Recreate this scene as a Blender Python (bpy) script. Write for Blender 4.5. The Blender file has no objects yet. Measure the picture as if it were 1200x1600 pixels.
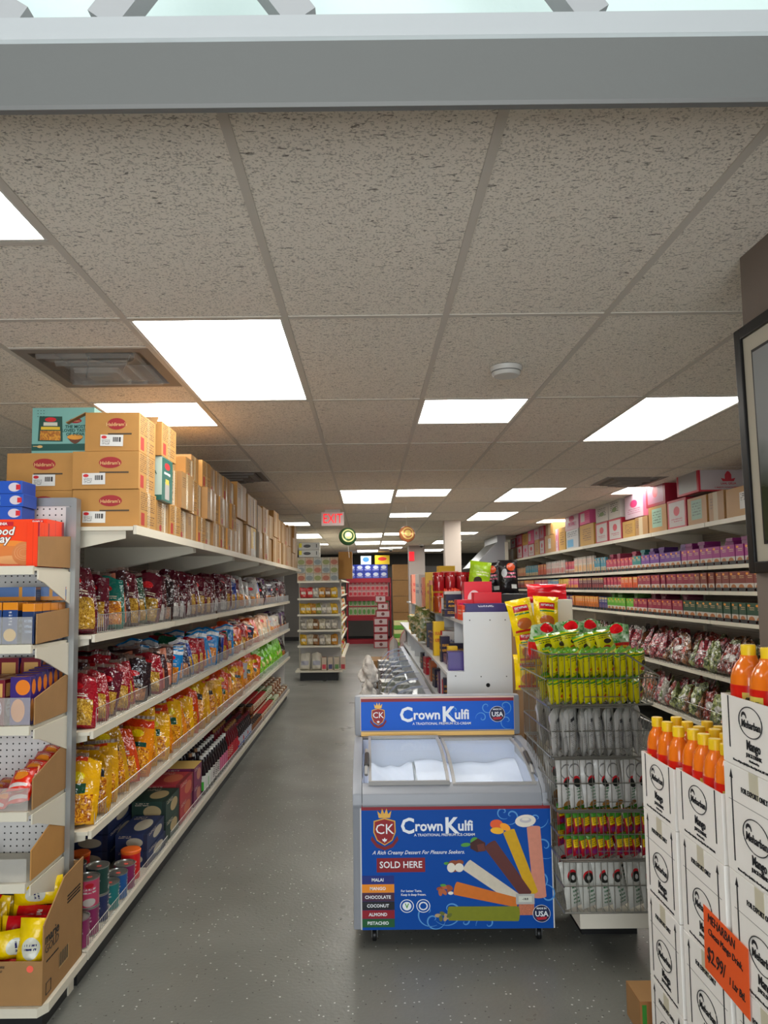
import bpy, bmesh, math, random
from math import sin, cos, pi, radians as R
from mathutils import Vector, Matrix
D = bpy.data; SC = bpy.context.scene; COL = SC.collection
rnd = random.Random(11)

# ------------------------------------------------------------------ camera, world, light
cd = D.cameras.new('camera'); cam = D.objects.new('camera', cd); COL.objects.link(cam)
cd.sensor_fit = 'VERTICAL'; cd.sensor_height = 36; cd.sensor_width = 27; cd.lens = 1140/1600*36
cd.shift_x = 26/1600; cd.shift_y = 28/1600; cd.clip_start = .02
cam.matrix_world = Matrix.Translation((0, 0, 1.6)) @ Matrix.Rotation(R(90)+math.atan(90/1140), 4, 'X') @ Matrix.Rotation(-.011, 4, 'Z')
SC.camera = cam
SC.view_settings.view_transform = 'Standard'; SC.view_settings.look = 'None'
SC.view_settings.exposure = .85; SC.view_settings.gamma = 1; SC.view_settings.use_curve_mapping = False
W = D.worlds.new('daylight'); SC.world = W; W.use_nodes = True
W.node_tree.nodes['Background'].inputs[0].default_value = (.62, .75, .8, 1)
W.node_tree.nodes['Background'].inputs[1].default_value = 1.0
PANEL = 6.5        # emission of the ceiling panels
SKYL = 13         # skylight over the entrance
def area(name, loc, rot, sx, sy, power, col):
    l = D.lights.new(name, 'AREA'); l.shape = 'RECTANGLE'; l.size = sx; l.size_y = sy; l.energy = power; l.color = col
    o = D.objects.new(name, l); COL.objects.link(o); o.location = loc; o.rotation_euler = rot; return o
area('skylight', (0, .75, 3.75), (R(22), 0, 0), 4.6, 1.0, SKYL, (.80, .97, 1.0))
area('shopfront_daylight', (0, -2.36, 1.4), (R(89), 0, 0), 4.3, 2.3, 150, (.93, .97, 1.0))  # added fill lamp, unseen behind the camera, brightens surfaces facing the entrance

# ------------------------------------------------------------------ helpers
def lin(c):
    return tuple(((v/255)/12.92 if v <= 10 else (((v/255)+.055)/1.055)**2.4) for v in c[:3]) + (1,)
MATS = {}
def nodes_of(name):
    m = D.materials.new(name); m.use_nodes = True; nt = m.node_tree
    return m, nt, nt.nodes['Principled BSDF']
def mat(name, c, rough=.5, metal=0, bump=0, bscale=40, trans=0, alpha=1, emit=0, spec=.5, var=0, ior=1.45, coat=0):
    if name in MATS: return MATS[name]
    m, nt, b = nodes_of(name); b.inputs['Base Color'].default_value = lin(c)
    b.inputs['Roughness'].default_value = rough; b.inputs['Metallic'].default_value = metal
    b.inputs['Specular IOR Level'].default_value = spec; b.inputs['IOR'].default_value = ior
    b.inputs['Coat Weight'].default_value = coat
    if trans: b.inputs['Transmission Weight'].default_value = trans
    if alpha < 1: b.inputs['Alpha'].default_value = alpha
    if emit: b.inputs['Emission Color'].default_value = lin(c); b.inputs['Emission Strength'].default_value = emit
    if bump or var:
        tc = nt.nodes.new('ShaderNodeTexCoord'); nz = nt.nodes.new('ShaderNodeTexNoise'); nz.inputs['Scale'].default_value = bscale
        nz.inputs['Detail'].default_value = 3
        nt.links.new(tc.outputs['Object'], nz.inputs['Vector'])
        if bump:
            bp = nt.nodes.new('ShaderNodeBump'); bp.inputs['Strength'].default_value = bump; bp.inputs['Distance'].default_value = .01
            nt.links.new(nz.outputs[0], bp.inputs['Height']); nt.links.new(bp.outputs[0], b.inputs['Normal'])
        if var:
            mx = nt.nodes.new('ShaderNodeMix'); mx.data_type = 'RGBA'; mx.inputs[6].default_value = lin([v*(1-var) for v in c]); mx.inputs[7].default_value = lin([min(255, v*(1+var)) for v in c])
            nt.links.new(nz.outputs[0], mx.inputs[0]); nt.links.new(mx.outputs[2], b.inputs['Base Color'])
    MATS[name] = m; return m
def prt(c):
    """printed inks: a little deeper and more saturated than the plain swatch"""
    m = sum(c)/3; return tuple(min(255, max(0, (m+(v-m)*1.22)*.90)) for v in c)
def _col(nt, c):
    """a plain colour, or ('n', c1, c2, scale) for crumbly food seen through a window"""
    if c[0] == 'n':
        tc = nt.nodes.new('ShaderNodeTexCoord'); vz = nt.nodes.new('ShaderNodeTexNoise'); vz.inputs['Scale'].default_value = c[3]; vz.inputs['Detail'].default_value = 4; vz.inputs['Distortion'].default_value = 1.5
        nt.links.new(tc.outputs['Object'], vz.inputs['Vector'])
        rp = nt.nodes.new('ShaderNodeValToRGB'); rp.color_ramp.elements[0].position = .4; rp.color_ramp.elements[1].position = .6
        rp.color_ramp.elements[0].color = lin(prt(c[1])); rp.color_ramp.elements[1].color = lin(prt(c[2]))
        nt.links.new(vz.outputs[0], rp.inputs[0]); return rp.outputs[0]
    r = nt.nodes.new('ShaderNodeRGB'); r.outputs[0].default_value = lin(prt(c)); return r.outputs[0]
def pm(name, base, shapes=(), rough=.4, bump=0, spec=.5, bscale=25):
    """printed packaging: shapes in UV space; ('r',u0,v0,u1,v1,col) ('e',cu,cv,ru,rv,col) ('t',u0,v0,u1,v1,col,lines)"""
    if name in MATS: return MATS[name]
    m, nt, b = nodes_of(name); b.inputs['Roughness'].default_value = rough; b.inputs['Specular IOR Level'].default_value = spec
    L = nt.links.new
    tc = nt.nodes.new('ShaderNodeTexCoord'); sp = nt.nodes.new('ShaderNodeSeparateXYZ'); L(tc.outputs['UV'], sp.inputs[0])
    u, v = sp.outputs[0], sp.outputs[1]
    def M(op, a, b2=None, c=None):
        n = nt.nodes.new('ShaderNodeMath'); n.operation = op
        for i, x in enumerate((a, b2, c)):
            if x is None: continue
            if isinstance(x, (int, float)): n.inputs[i].default_value = x
            else: L(x, n.inputs[i])
        return n.outputs[0]
    cur = _col(nt, base)
    for s in shapes:
        if s[0] in 'rt':
            k = M('MULTIPLY', M('COMPARE', u, (s[1]+s[3])/2, (s[3]-s[1])/2), M('COMPARE', v, (s[2]+s[4])/2, (s[4]-s[2])/2))
            if s[0] == 't':
                fr = M('FRACT', M('MULTIPLY', M('SUBTRACT', v, s[2]), s[6]/(s[4]-s[2])))
                nz = nt.nodes.new('ShaderNodeTexNoise'); nz.inputs['Scale'].default_value = 38; nz.inputs['Detail'].default_value = 1
                mp = nt.nodes.new('ShaderNodeMapping'); mp.inputs['Scale'].default_value = (1, .25, 1); L(tc.outputs['UV'], mp.inputs[0]); L(mp.outputs[0], nz.inputs[0])
                k = M('MULTIPLY', k, M('MULTIPLY', M('GREATER_THAN', fr, .5), M('GREATER_THAN', nz.outputs[0], .46)))
        else:
            k = M('LESS_THAN', M('ADD', M('POWER', M('ABSOLUTE', M('DIVIDE', M('SUBTRACT', u, s[1]), s[3])), 2), M('POWER', M('ABSOLUTE', M('DIVIDE', M('SUBTRACT', v, s[2]), s[4])), 2)), 1)
        mx = nt.nodes.new('ShaderNodeMix'); mx.data_type = 'RGBA'; L(k, mx.inputs[0]); L(cur, mx.inputs[6]); L(_col(nt, s[5]), mx.inputs[7]); cur = mx.outputs[2]
    L(cur, b.inputs['Base Color'])
    if bump:
        nz = nt.nodes.new('ShaderNodeTexNoise'); nz.inputs['Scale'].default_value = bscale; nz.inputs['Detail'].default_value = 2; L(tc.outputs['Object'], nz.inputs['Vector'])
        bp = nt.nodes.new('ShaderNodeBump'); bp.inputs['Strength'].default_value = bump; bp.inputs['Distance'].default_value = .02
        L(nz.outputs[0], bp.inputs['Height']); L(bp.outputs[0], b.inputs['Normal'])
    MATS[name] = m; return m

class MB:
    """collects geometry for ONE mesh"""
    def __init__(s): s.v = []; s.f = []; s.m = []; s.uv = []; s.mats = []
    def mi(s, m):
        if m is None: return 0
        if m not in s.mats: s.mats.append(m)
        return s.mats.index(m)
    def face(s, pts, m=None, uv=None):
        n = len(s.v); s.v += [tuple(p) for p in pts]; s.f.append(tuple(range(n, n+len(pts)))); s.m.append(s.mi(m))
        s.uv.append(uv or ([(0, 0), (1, 0), (1, 1), (0, 1)] if len(pts) == 4 else [(0, 0)]*len(pts))); return s
    def box(s, x0, x1, y0, y1, z0, z1, m=None, ms=None):
        """ms: {'f','b','l','r','t','d'} -> material; front is -y"""
        g = lambda k: (ms or {}).get(k, m)
        A = lambda x, y, z: (x, y, z)
        s.face([A(x0,y0,z0),A(x1,y0,z0),A(x1,y0,z1),A(x0,y0,z1)], g('f'))
        s.face([A(x1,y1,z0),A(x0,y1,z0),A(x0,y1,z1),A(x1,y1,z1)], g('b'))
        s.face([A(x0,y1,z0),A(x0,y0,z0),A(x0,y0,z1),A(x0,y1,z1)], g('l'))
        s.face([A(x1,y0,z0),A(x1,y1,z0),A(x1,y1,z1),A(x1,y0,z1)], g('r'))
        s.face([A(x0,y0,z1),A(x1,y0,z1),A(x1,y1,z1),A(x0,y1,z1)], g('t'))
        s.face([A(x0,y1,z0),A(x1,y1,z0),A(x1,y0,z0),A(x0,y0,z0)], g('d')); return s
    def prism(s, poly, a0, a1, axis='y', m=None):
        """poly of 2D points extruded along axis: x->(y,z) y->(x,z) z->(x,y)"""
        P = {'x': lambda p, a: (a, p[0], p[1]), 'y': lambda p, a: (p[0], a, p[1]), 'z': lambda p, a: (p[0], p[1], a)}[axis]
        n = len(poly)
        s.face([P(p, a0) for p in poly], m); s.face([P(p, a1) for p in reversed(poly)], m)
        for i in range(n):
            j = (i+1) % n; s.face([P(poly[i], a0), P(poly[i], a1), P(poly[j], a1), P(poly[j], a0)], m)
        return s
    def tube(s, pts, r, m=None, n=6, closed=False):
        pts = [Vector(p) for p in pts]; rings = []
        N = len(pts)
        for i, p in enumerate(pts):
            a = pts[(i-1) % N] if (closed or i > 0) else p
            b = pts[(i+1) % N] if (closed or i < N-1) else p
            t = (b-a).normalized(); up = Vector((0, 0, 1)) if abs(t.z) < .9 else Vector((0, 1, 0))
            x = t.cross(up).normalized(); y = x.cross(t)
            base = len(s.v); s.v += [tuple(p + x*r*cos(2*pi*k/n) + y*r*sin(2*pi*k/n)) for k in range(n)]; rings.append(base)
        for i in range(N if closed else N-1):
            a, b = rings[i], rings[(i+1) % N]
            for k in range(n):
                s.f.append((a+k, a+(k+1) % n, b+(k+1) % n, b+k)); s.m.append(s.mi(m)); s.uv.append([(0, 0), (1, 0), (1, 1), (0, 1)])
        return s
    def lathe(s, prof, c=(0, 0, 0), m=None, n=20, ms=None, sx=1, sy=1):
        """prof [(r,z)...] ; ms: list of materials per segment"""
        base = len(s.v)
        for r, z in prof: s.v += [(c[0]+r*sx*cos(2*pi*k/n), c[1]+r*sy*sin(2*pi*k/n), c[2]+z) for k in range(n)]
        zz = [p[1] for p in prof]; z0, z1 = min(zz), max(zz); H = (z1-z0) or 1
        for i in range(len(prof)-1):
            mm = ms[i] if ms else m
            for k in range(n):
                a = base+i*n+k; b = base+i*n+(k+1) % n
                s.f.append((a, b, b+n, a+n)); s.m.append(s.mi(mm))
                u0, u1 = k/n, (k+1)/n; v0, v1 = (prof[i][1]-z0)/H, (prof[i+1][1]-z0)/H
                s.uv.append([(u0, v0), (u1, v0), (u1, v1), (u0, v1)])
        for i, o in ((0, True), (len(prof)-1, False)):
            if prof[i][0] > 1e-4:
                ring = [base+i*n+k for k in range(n)]
                s.f.append(tuple(reversed(ring) if o else ring)); s.m.append(s.mi((ms[0] if o else ms[-1]) if ms else m)); s.uv.append([(.5, .5)]*n)
        return s
    def grid(s, fn, nu, nv, m=None, flip=False):
        base = len(s.v)
        for j in range(nv+1):
            for i in range(nu+1): s.v.append(tuple(fn(i/nu, j/nv)))
        for j in range(nv):
            for i in range(nu):
                a = base+j*(nu+1)+i; q = (a, a+1, a+nu+2, a+nu+1); uv = [(i/nu, j/nv), ((i+1)/nu, j/nv), ((i+1)/nu, (j+1)/nv), (i/nu, (j+1)/nv)]
                if flip: q = q[::-1]; uv = uv[::-1]
                s.f.append(q); s.m.append(s.mi(m)); s.uv.append(uv)
        return s
    def mesh(s, name='mesh', bevel=0, smooth=False, merge=True):
        me = D.meshes.new(name); me.from_pydata(s.v, [], s.f)
        for m in (s.mats or []): me.materials.append(m)
        me.polygons.foreach_set('material_index', s.m)
        l = me.uv_layers.new(name='UVMap'); l.data.foreach_set('uv', [c for f in s.uv for p in f for c in p])
        if merge or bevel:
            bm = bmesh.new(); bm.from_mesh(me); bmesh.ops.remove_doubles(bm, verts=bm.verts, dist=1e-5)
            if bevel: bmesh.ops.bevel(bm, geom=[e for e in bm.edges if len(e.link_faces) == 2 and e.calc_face_angle(0) > .6], offset=bevel, segments=2, affect='EDGES', profile=.7)
            bm.to_mesh(me); bm.free()
        if smooth:
            me.polygons.foreach_set('use_smooth', [True]*len(me.polygons))
            try: me.set_sharp_from_angle(angle=R(42))
            except Exception: pass
        me.update(); return me
def ob(name, me, parent=None, loc=(0, 0, 0), rot=(0, 0, 0), label=None, cat=None, group=None, kind=None, mw=None, mods=None):
    if isinstance(me, MB): me = me.mesh(name)
    o = D.objects.new(name, me); COL.objects.link(o)
    if parent is not None: o.parent = parent
    o.location = loc; o.rotation_euler = rot
    if mw: o.data.materials.append(mw)
    if label: o['label'] = label
    if cat: o['category'] = cat
    if group: o['group'] = group
    if kind: o['kind'] = kind
    return o
def empty(name, loc, rot=(0, 0, 0), label=None, cat=None, group=None): return ob(name, None, None, loc, rot, label, cat, group)
def struct(name, mb, **k): return ob(name, mb, kind='structure', **k)
def seal(o, axis=(0, 0, 1)): return o
_T = {}
def text(s, size, m, bold=0, shear=0, sx=1, depth=.0006, align='CENTER'):
    key = (s, size, m.name, bold, shear, sx, align)
    if key in _T: return _T[key]
    c = D.curves.new('t', 'FONT'); c.body = s; c.size = size; c.align_x = align; c.align_y = 'CENTER'; c.offset = bold*size; c.shear = shear; c.extrude = depth; c.resolution_u = 2
    o = D.objects.new('t', c); COL.objects.link(o); dg = bpy.context.evaluated_depsgraph_get()
    me = D.meshes.new_from_object(o.evaluated_get(dg)); D.objects.remove(o); D.curves.remove(c)
    if sx != 1: me.transform(Matrix.Diagonal((sx, 1, 1, 1)))
    me.materials.clear(); me.materials.append(m); _T[key] = me; return me
FR = (R(90), 0, 0)                    # lettering that faces -Y
FL = (R(90), 0, R(-90))               # faces -X
FX = (R(90), 0, R(90))                # faces +X
ONES = ['', 'first', 'second', 'third', 'fourth', 'fifth', 'sixth', 'seventh', 'eighth', 'ninth', 'tenth', 'eleventh', 'twelfth', 'thirteenth', 'fourteenth', 'fifteenth', 'sixteenth', 'seventeenth', 'eighteenth', 'nineteenth']
def nth(n):
    if n < 20: return ONES[n]
    t, o = divmod(n, 10); T = ['', '', 'twent', 'thirt', 'fort', 'fift', 'sixt', 'sevent', 'eight', 'ninet'][t]
    return T+'ieth' if o == 0 else T+'y-'+ONES[o]

# common materials
WHITE = mat('white_enamel', (214, 208, 192), .38, bump=.02)
SHELF = mat('shelf_cream', (205, 198, 180), .4)
CHROME = mat('chrome_wire', (175, 175, 172), .25, metal=.9)
STEEL = mat('zinc_steel', (150, 152, 152), .38, metal=.7)
BLACK = mat('black_plastic', (22, 22, 23), .4)
KICK = mat('black_kickplate', (26, 26, 27), .5)
INK = mat('black_ink', (24, 24, 26), .6)
DARK = mat('hole_black', (12, 12, 12), .9)
CARD = mat('kraft_cardboard', (172, 124, 64), .75, bump=.05, bscale=12, var=.05)
CARD2 = mat('brown_cardboard', (150, 112, 68), .8, bump=.05, bscale=12, var=.06)
CARDW = mat('white_cardboard', (240, 235, 228), .6, bump=.04, bscale=10, var=.02)
TAPE = mat('clear_tape', (206, 180, 136), .22, alpha=.4)
PAPER = mat('white_paper', (232, 232, 228), .5)
RED = mat('logo_red', (150, 32, 36), .6)
CLEAR = mat('clear_plastic', (235, 240, 242), .06, alpha=.18)
GLASS = mat('freezer_glass', (220, 235, 240), .02, alpha=.09, spec=.6)

# ------------------------------------------------------------------ floor, ceiling, walls
def floor_mat():
    m, nt, b = nodes_of('painted_floor'); L = nt.links.new; tc = nt.nodes.new('ShaderNodeTexCoord')
    def noise(sc, det=4): n = nt.nodes.new('ShaderNodeTexNoise'); n.inputs['Scale'].default_value = sc; n.inputs['Detail'].default_value = det; L(tc.outputs['Object'], n.inputs['Vector']); return n.outputs[0]
    def ramp(src, stops):
        r = nt.nodes.new('ShaderNodeValToRGB'); L(src, r.inputs[0]); e = r.color_ramp.elements
        e[0].position, e[0].color = stops[0][0], lin(stops[0][1]); e[1].position, e[1].color = stops[-1][0], lin(stops[-1][1])
        for p, c in stops[1:-1]: x = e.new(p); x.color = lin(c)
        return r.outputs[0]
    base = ramp(noise(1.1, 6), [(.3, (104, 104, 98)), (.55, (116, 116, 110)), (.72, (130, 130, 124))])
    vo = nt.nodes.new('ShaderNodeTexVoronoi'); vo.inputs['Scale'].default_value = 55; L(tc.outputs['Object'], vo.inputs['Vector'])
    sepc = nt.nodes.new('ShaderNodeSeparateColor'); L(vo.outputs['Color'], sepc.inputs[0])
    def spot(chan, thr, rad):
        a = nt.nodes.new('ShaderNodeMath'); a.operation = 'GREATER_THAN'; L(sepc.outputs[chan], a.inputs[0]); a.inputs[1].default_value = thr
        c = nt.nodes.new('ShaderNodeMath'); c.operation = 'LESS_THAN'; L(vo.outputs['Distance'], c.inputs[0]); c.inputs[1].default_value = rad
        d = nt.nodes.new('ShaderNodeMath'); d.operation = 'MULTIPLY'; L(a.outputs[0], d.inputs[0]); L(c.outputs[0], d.inputs[1]); return d.outputs[0]
    cur = base
    for k, c in ((spot(0, .86, .22), (205, 205, 200)), (spot(1, .86, .2), (62, 58, 54))):
        mx = nt.nodes.new('ShaderNodeMix'); mx.data_type = 'RGBA'; L(k, mx.inputs[0]); L(cur, mx.inputs[6]); mx.inputs[7].default_value = lin(c); cur = mx.outputs[2]
    L(cur, b.inputs['Base Color'])
    rr = nt.nodes.new('ShaderNodeMapRange'); L(noise(2.3), rr.inputs[0]); rr.inputs[3].default_value = .2; rr.inputs[4].default_value = .46; L(rr.outputs[0], b.inputs['Roughness'])
    bp = nt.nodes.new('ShaderNodeBump'); bp.inputs['Strength'].default_value = .25; bp.inputs['Distance'].default_value = .004; L(noise(60, 2), bp.inputs['Height']); L(bp.outputs[0], b.inputs['Normal'])
    return m
def ceil_mat():
    m, nt, b = nodes_of('acoustic_tile'); L = nt.links.new; tc = nt.nodes.new('ShaderNodeTexCoord'); b.inputs['Roughness'].default_value = .95; b.inputs['Specular IOR Level'].default_value = .1
    mp = nt.nodes.new('ShaderNodeMapping'); mp.inputs['Scale'].default_value = (38, 105, 1); L(tc.outputs['Object'], mp.inputs[0])
    n1 = nt.nodes.new('ShaderNodeTexNoise'); n1.inputs['Scale'].default_value = 1; n1.inputs['Detail'].default_value = 3; n1.inputs['Distortion'].default_value = .6; L(mp.outputs[0], n1.inputs['Vector'])
    n2 = nt.nodes.new('ShaderNodeTexNoise'); n2.inputs['Scale'].default_value = 160; n2.inputs['Detail'].default_value = 2; L(tc.outputs['Object'], n2.inputs['Vector'])
    r1 = nt.nodes.new('ShaderNodeValToRGB'); L(n1.outputs[0], r1.inputs[0]); e = r1.color_ramp.elements; e[0].position = .31; e[0].color = lin((150, 143, 133)); e[1].position = .37; e[1].color = lin((236, 227, 213))
    r2 = nt.nodes.new('ShaderNodeValToRGB'); L(n2.outputs[0], r2.inputs[0]); e = r2.color_ramp.elements; e[0].position = .36; e[0].color = (.62, .61, .6, 1); e[1].position = .46; e[1].color = (1, 1, 1, 1)
    mx = nt.nodes.new('ShaderNodeMix'); mx.data_type = 'RGBA'; mx.blend_type = 'MULTIPLY'; mx.inputs[0].default_value = 1; L(r1.outputs[0], mx.inputs[6]); L(r2.outputs[0], mx.inputs[7]); L(mx.outputs[2], b.inputs['Base Color'])
    bp = nt.nodes.new('ShaderNodeBump'); bp.inputs['Strength'].default_value = .5; bp.inputs['Distance'].default_value = .004; L(mx.outputs[2], bp.inputs['Height']); L(bp.outputs[0], b.inputs['Normal'])
    return m
HC = 2.628; X0, X1, Y1 = -4.9, 6.4, 22.5
struct('floor', MB().box(X0, X1, -2.2, Y1, -.1, 0, floor_mat()))
CT = ceil_mat()
# ceiling cells (x column, row start, row length) that hold a lamp or a vent are left open
CX = lambda k: -.304 + .61*k
RY = lambda k: 2.70 + 1.235*k
LAMPS = []   # x0,x1,y0,y1
def lamp(k, r0, half=0):
    y0 = RY(r0); y1 = RY(r0+1)
    if half == 1: y1 = y0+.6175
    if half == 2: y0 = y1-.6175
    LAMPS.append((CX(k), CX(k+1), y0, y1))
lamp(-2, -1, 1); lamp(-1, 0); lamp(-2, 1, 1); lamp(1, 1, 1); lamp(3, 1); lamp(0, 4); lamp(1, 4, 1); lamp(3, 4); lamp(1, 6, 1); lamp(3, 6)
lamp(5, 4, 1); lamp(7, 4, 1); lamp(5, 7, 1); lamp(7, 1)
lamp(-2, 7, 1); lamp(-2, 9); lamp(-2, 11, 2); lamp(0, 9); lamp(0, 11); lamp(0, 14); lamp(1, 9, 1); lamp(1, 11); lamp(1, 13, 1); lamp(3, 9, 1); lamp(3, 11); lamp(3, 14)
lamp(-5, 1); lamp(-5, 5); lamp(-5, 9); lamp(-5, 13); lamp(7, 11)
VENTS = [(CX(-2), CX(-1), 3.02, 3.63), (-1.52, -.92, 6.35, 6.95), (2.30, 2.90, 6.9, 7.5)]
holes = sorted(LAMPS + VENTS)
def ceiling():
    xs = sorted({X0, X1} | {h[0] for h in holes} | {h[1] for h in holes}); mb = MB()
    for a, b in zip(xs, xs[1:]):
        if b-a < 1e-4: continue
        hs = sorted((h[2], h[3]) for h in holes if h[0] < (a+b)/2 < h[1]); y = 1.36
        for p, q in hs + [(Y1, Y1)]:
            if p > y+1e-4: mb.box(a, b, y, p, HC, HC+.02, CT)
            y = q
    return mb
struct('ceiling', ceiling())
GRID = mat('ceiling_grid_paint', (200, 192, 180), .5)
g = MB()
k = -8
xs = [CX(k) for k in range(-7, 11) if X0 < CX(k) < X1]
for x in xs: g.box(x-.012, x+.012, 1.36, Y1, HC-.004, HC+.001, GRID)
for r in range(0, 17):
    for a, b in zip([X0]+xs, xs+[X1]):
        xm = (a+b)/2
        ys = [RY(r)]
        if abs(xm-(CX(-2)+.305)) < .1: ys.append(RY(r)-.6175)
        for y in ys:
            if y < Y1 and not any(h[0]-.01 < xm < h[1]+.01 and h[2]+.02 < y < h[3]-.02 for h in holes): g.box(a+.012, b-.012, y-.012, y+.012, HC-.0035, HC+.0005, GRID)
for x0, x1, y0, y1 in holes:
    if x1 > 1.5 or True:
        g.box(x0+.012, x1-.012, y0-.004, y0+.012, HC-.003, HC+.0, GRID); g.box(x0+.012, x1-.012, y1-.012, y1+.004, HC-.003, HC, GRID)
struct('trim_1', g)
LAMPM = mat('lamp_diffuser', (255, 253, 246), .6, emit=PANEL)
FRM = mat('lamp_frame', (206, 202, 194), .4)
LN = ['square panel lamp nearest the entrance at the far left of the ceiling', 'big panel lamp above the aisle nearest the entrance', 'square panel lamp half hidden behind the left shelf cartons',
      'square panel lamp just behind the smoke detector', 'large panel lamp on the right above the spice shelves', 'long panel lamp in front of the exit sign', 'short panel lamp right of the long one near the exit sign',
      'long panel lamp right of the two before the exit sign', 'short panel lamp halfway down, left of the white pillar', 'panel lamp just right of the white pillar top', 'panel lamp above the white boxes on right shelf',
      'panel lamp behind the red and white carton on top right', 'small lamp over the far end of right shelving', 'panel lamp over the picture frame side aisle']
for i, (x0, x1, y0, y1) in enumerate(LAMPS):
    w, d = x1-x0, y1-y0
    far = i >= len(LN)
    side = 'left' if (x0+x1)/2 < -.6 else ('middle' if (x0+x1)/2 < 1.3 else 'right')
    e = empty('ceiling_lamp', ((x0+x1)/2, (y0+y1)/2, HC), label=(f'distant thin panel lamp in the {side} part of the rear ceiling' if far else LN[i]), cat='ceiling light', group=f'rear ceiling lamps {side}' if far else 'ceiling panel lamps')
    fr = MB()
    for a in ((-w/2+.012, w/2-.012, -d/2+.012, -d/2+.022), (-w/2+.012, w/2-.012, d/2-.022, d/2-.012), (-w/2+.012, -w/2+.022, -d/2+.022, d/2-.022), (w/2-.022, w/2-.012, -d/2+.022, d/2-.022)):
        fr.box(a[0], a[1], a[2], a[3], -.002, .03, FRM)
    ob('frame', fr, e)
    ob('diffuser', MB().box(-w/2+.022, w/2-.022, -d/2+.022, d/2-.022, .004, .012, LAMPM), e)
# vents
VM = mat('vent_metal', (132, 122, 113), .6)
VCL = mat('clear_deflector', (205, 200, 192), .1, alpha=.16)
def vent(x0, x1, y0, y1, label, clear):
    e = empty('ceiling_vent', ((x0+x1)/2, (y0+y1)/2, HC), label=label, cat='air vent', group='ceiling vents')
    w = (x1-x0)/2-.012; d = (y1-y0)/2-.012
    b = MB()
    for a in ((-w, w, -d, -d+.05), (-w, w, d-.05, d), (-w, -w+.05, -d+.05, d-.05), (w-.05, w, -d+.05, d-.05)): b.box(a[0], a[1], a[2], a[3], -.004, .004, VM)
    ob('frame', b, e)
    ob('duct', MB().box(-w+.02, w-.02, -d+.02, d-.02, .10, .11, mat('duct_grey', (110, 104, 98), .6)).box(-w+.02, -w+.03, -d+.02, d-.02, .004, .10, VM).box(w-.03, w-.02, -d+.02, d-.02, .004, .10, VM).box(-w+.03, w-.03, -d+.02, -d+.03, .004, .10, VM).box(-w+.03, w-.03, d-.03, d-.02, .004, .10, VM).lathe([(.11, .085), (.11, .099)], (0, .08, 0), DARK, 28), e)
    for i, s in enumerate((.22, .16, .10)):
        z = -.008-.016*i if not clear else -.01-.014*i
        q = MB(); t = .05
        m = VCL if clear else VM
        def ringf(si, so, zi, zo):
            for (ax, ay), (bx, by) in (((-1, -1), (1, -1)), ((1, -1), (1, 1)), ((1, 1), (-1, 1)), ((-1, 1), (-1, -1))):
                q.face([(ax*so, ay*so, zo), (bx*so, by*so, zo), (bx*si, by*si, zi), (ax*si, ay*si, zi)], m)
        ringf(s-t, s, z-.012, z+.012); ringf(s-.004, s, z-.010, z+.014)
        if i == 2: q.box(-(s-t), s-t, -(s-t), s-t, z-.013, z-.011, m)
        ob('louvre', q, e)
    if clear:
        for sx in (-.1, .1): ob('hanger', MB().tube([(sx, .08, .1), (sx*.8, 0, -.04)], .002, STEEL, 4), e)
vent(*VENTS[0], 'square ceiling vent with clear plastic deflector near the big lamp', True)
vent(*VENTS[1], 'grey louvred vent above the far left cartons', False)
vent(*VENTS[2], 'grey louvred vent above the right shelf cartons', False)
# smoke detector
e = empty('smoke_detector', (.66, 3.36, HC-.004), label='round white smoke detector on the ceiling', cat='smoke detector')
WP = mat('white_plastic', (205, 202, 196), .4)
ob('body', MB().lathe([(.075, 0), (.075, -.012), (.068, -.02), (.066, -.034), (.058, -.042), (.0, -.044)], m=WP, n=36).mesh('b', smooth=True), e)
ob('vent_slots', MB().lathe([(.0685, -.021), (.0685, -.0255), (.0675, -.026)], m=mat('slot_grey', (120, 118, 114), .5), n=36), e)
# walls
WALL = mat('wall_paint', (150, 143, 134), .7, bump=.04, bscale=30); WALLG = mat('grey_wall_paint', (112, 108, 104), .7, bump=.04, bscale=30)
DGW = mat('dark_upper_wall', (64, 62, 58), .8)
struct('wall_back', MB().box(X0, X1, Y1, Y1+.1, 0, HC+.3, WALLG))
struct('trim_2', MB().box(X0+.05, X1-.05, Y1-.05, Y1-.005, 2.25, HC-.01, DGW))
struct('wall_left', MB().box(X0-.1, X0, -2.2, Y1, 0, 3.9, WALL))
struct('wall_right', MB().box(X1, X1+.1, -2.2, Y1, 0, 3.9, WALL))
struct('baseboard_back', MB().box(X0+.02, X1-.02, Y1-.02, Y1, 0, .12, KICK))
STUB = mat('stub_wall_paint', (118, 106, 96), .75, bump=.06, bscale=35)
struct('wall_stub', MB().box(1.19, 1.36, -.9, 2.24, 0, HC+.02, STUB))
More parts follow.
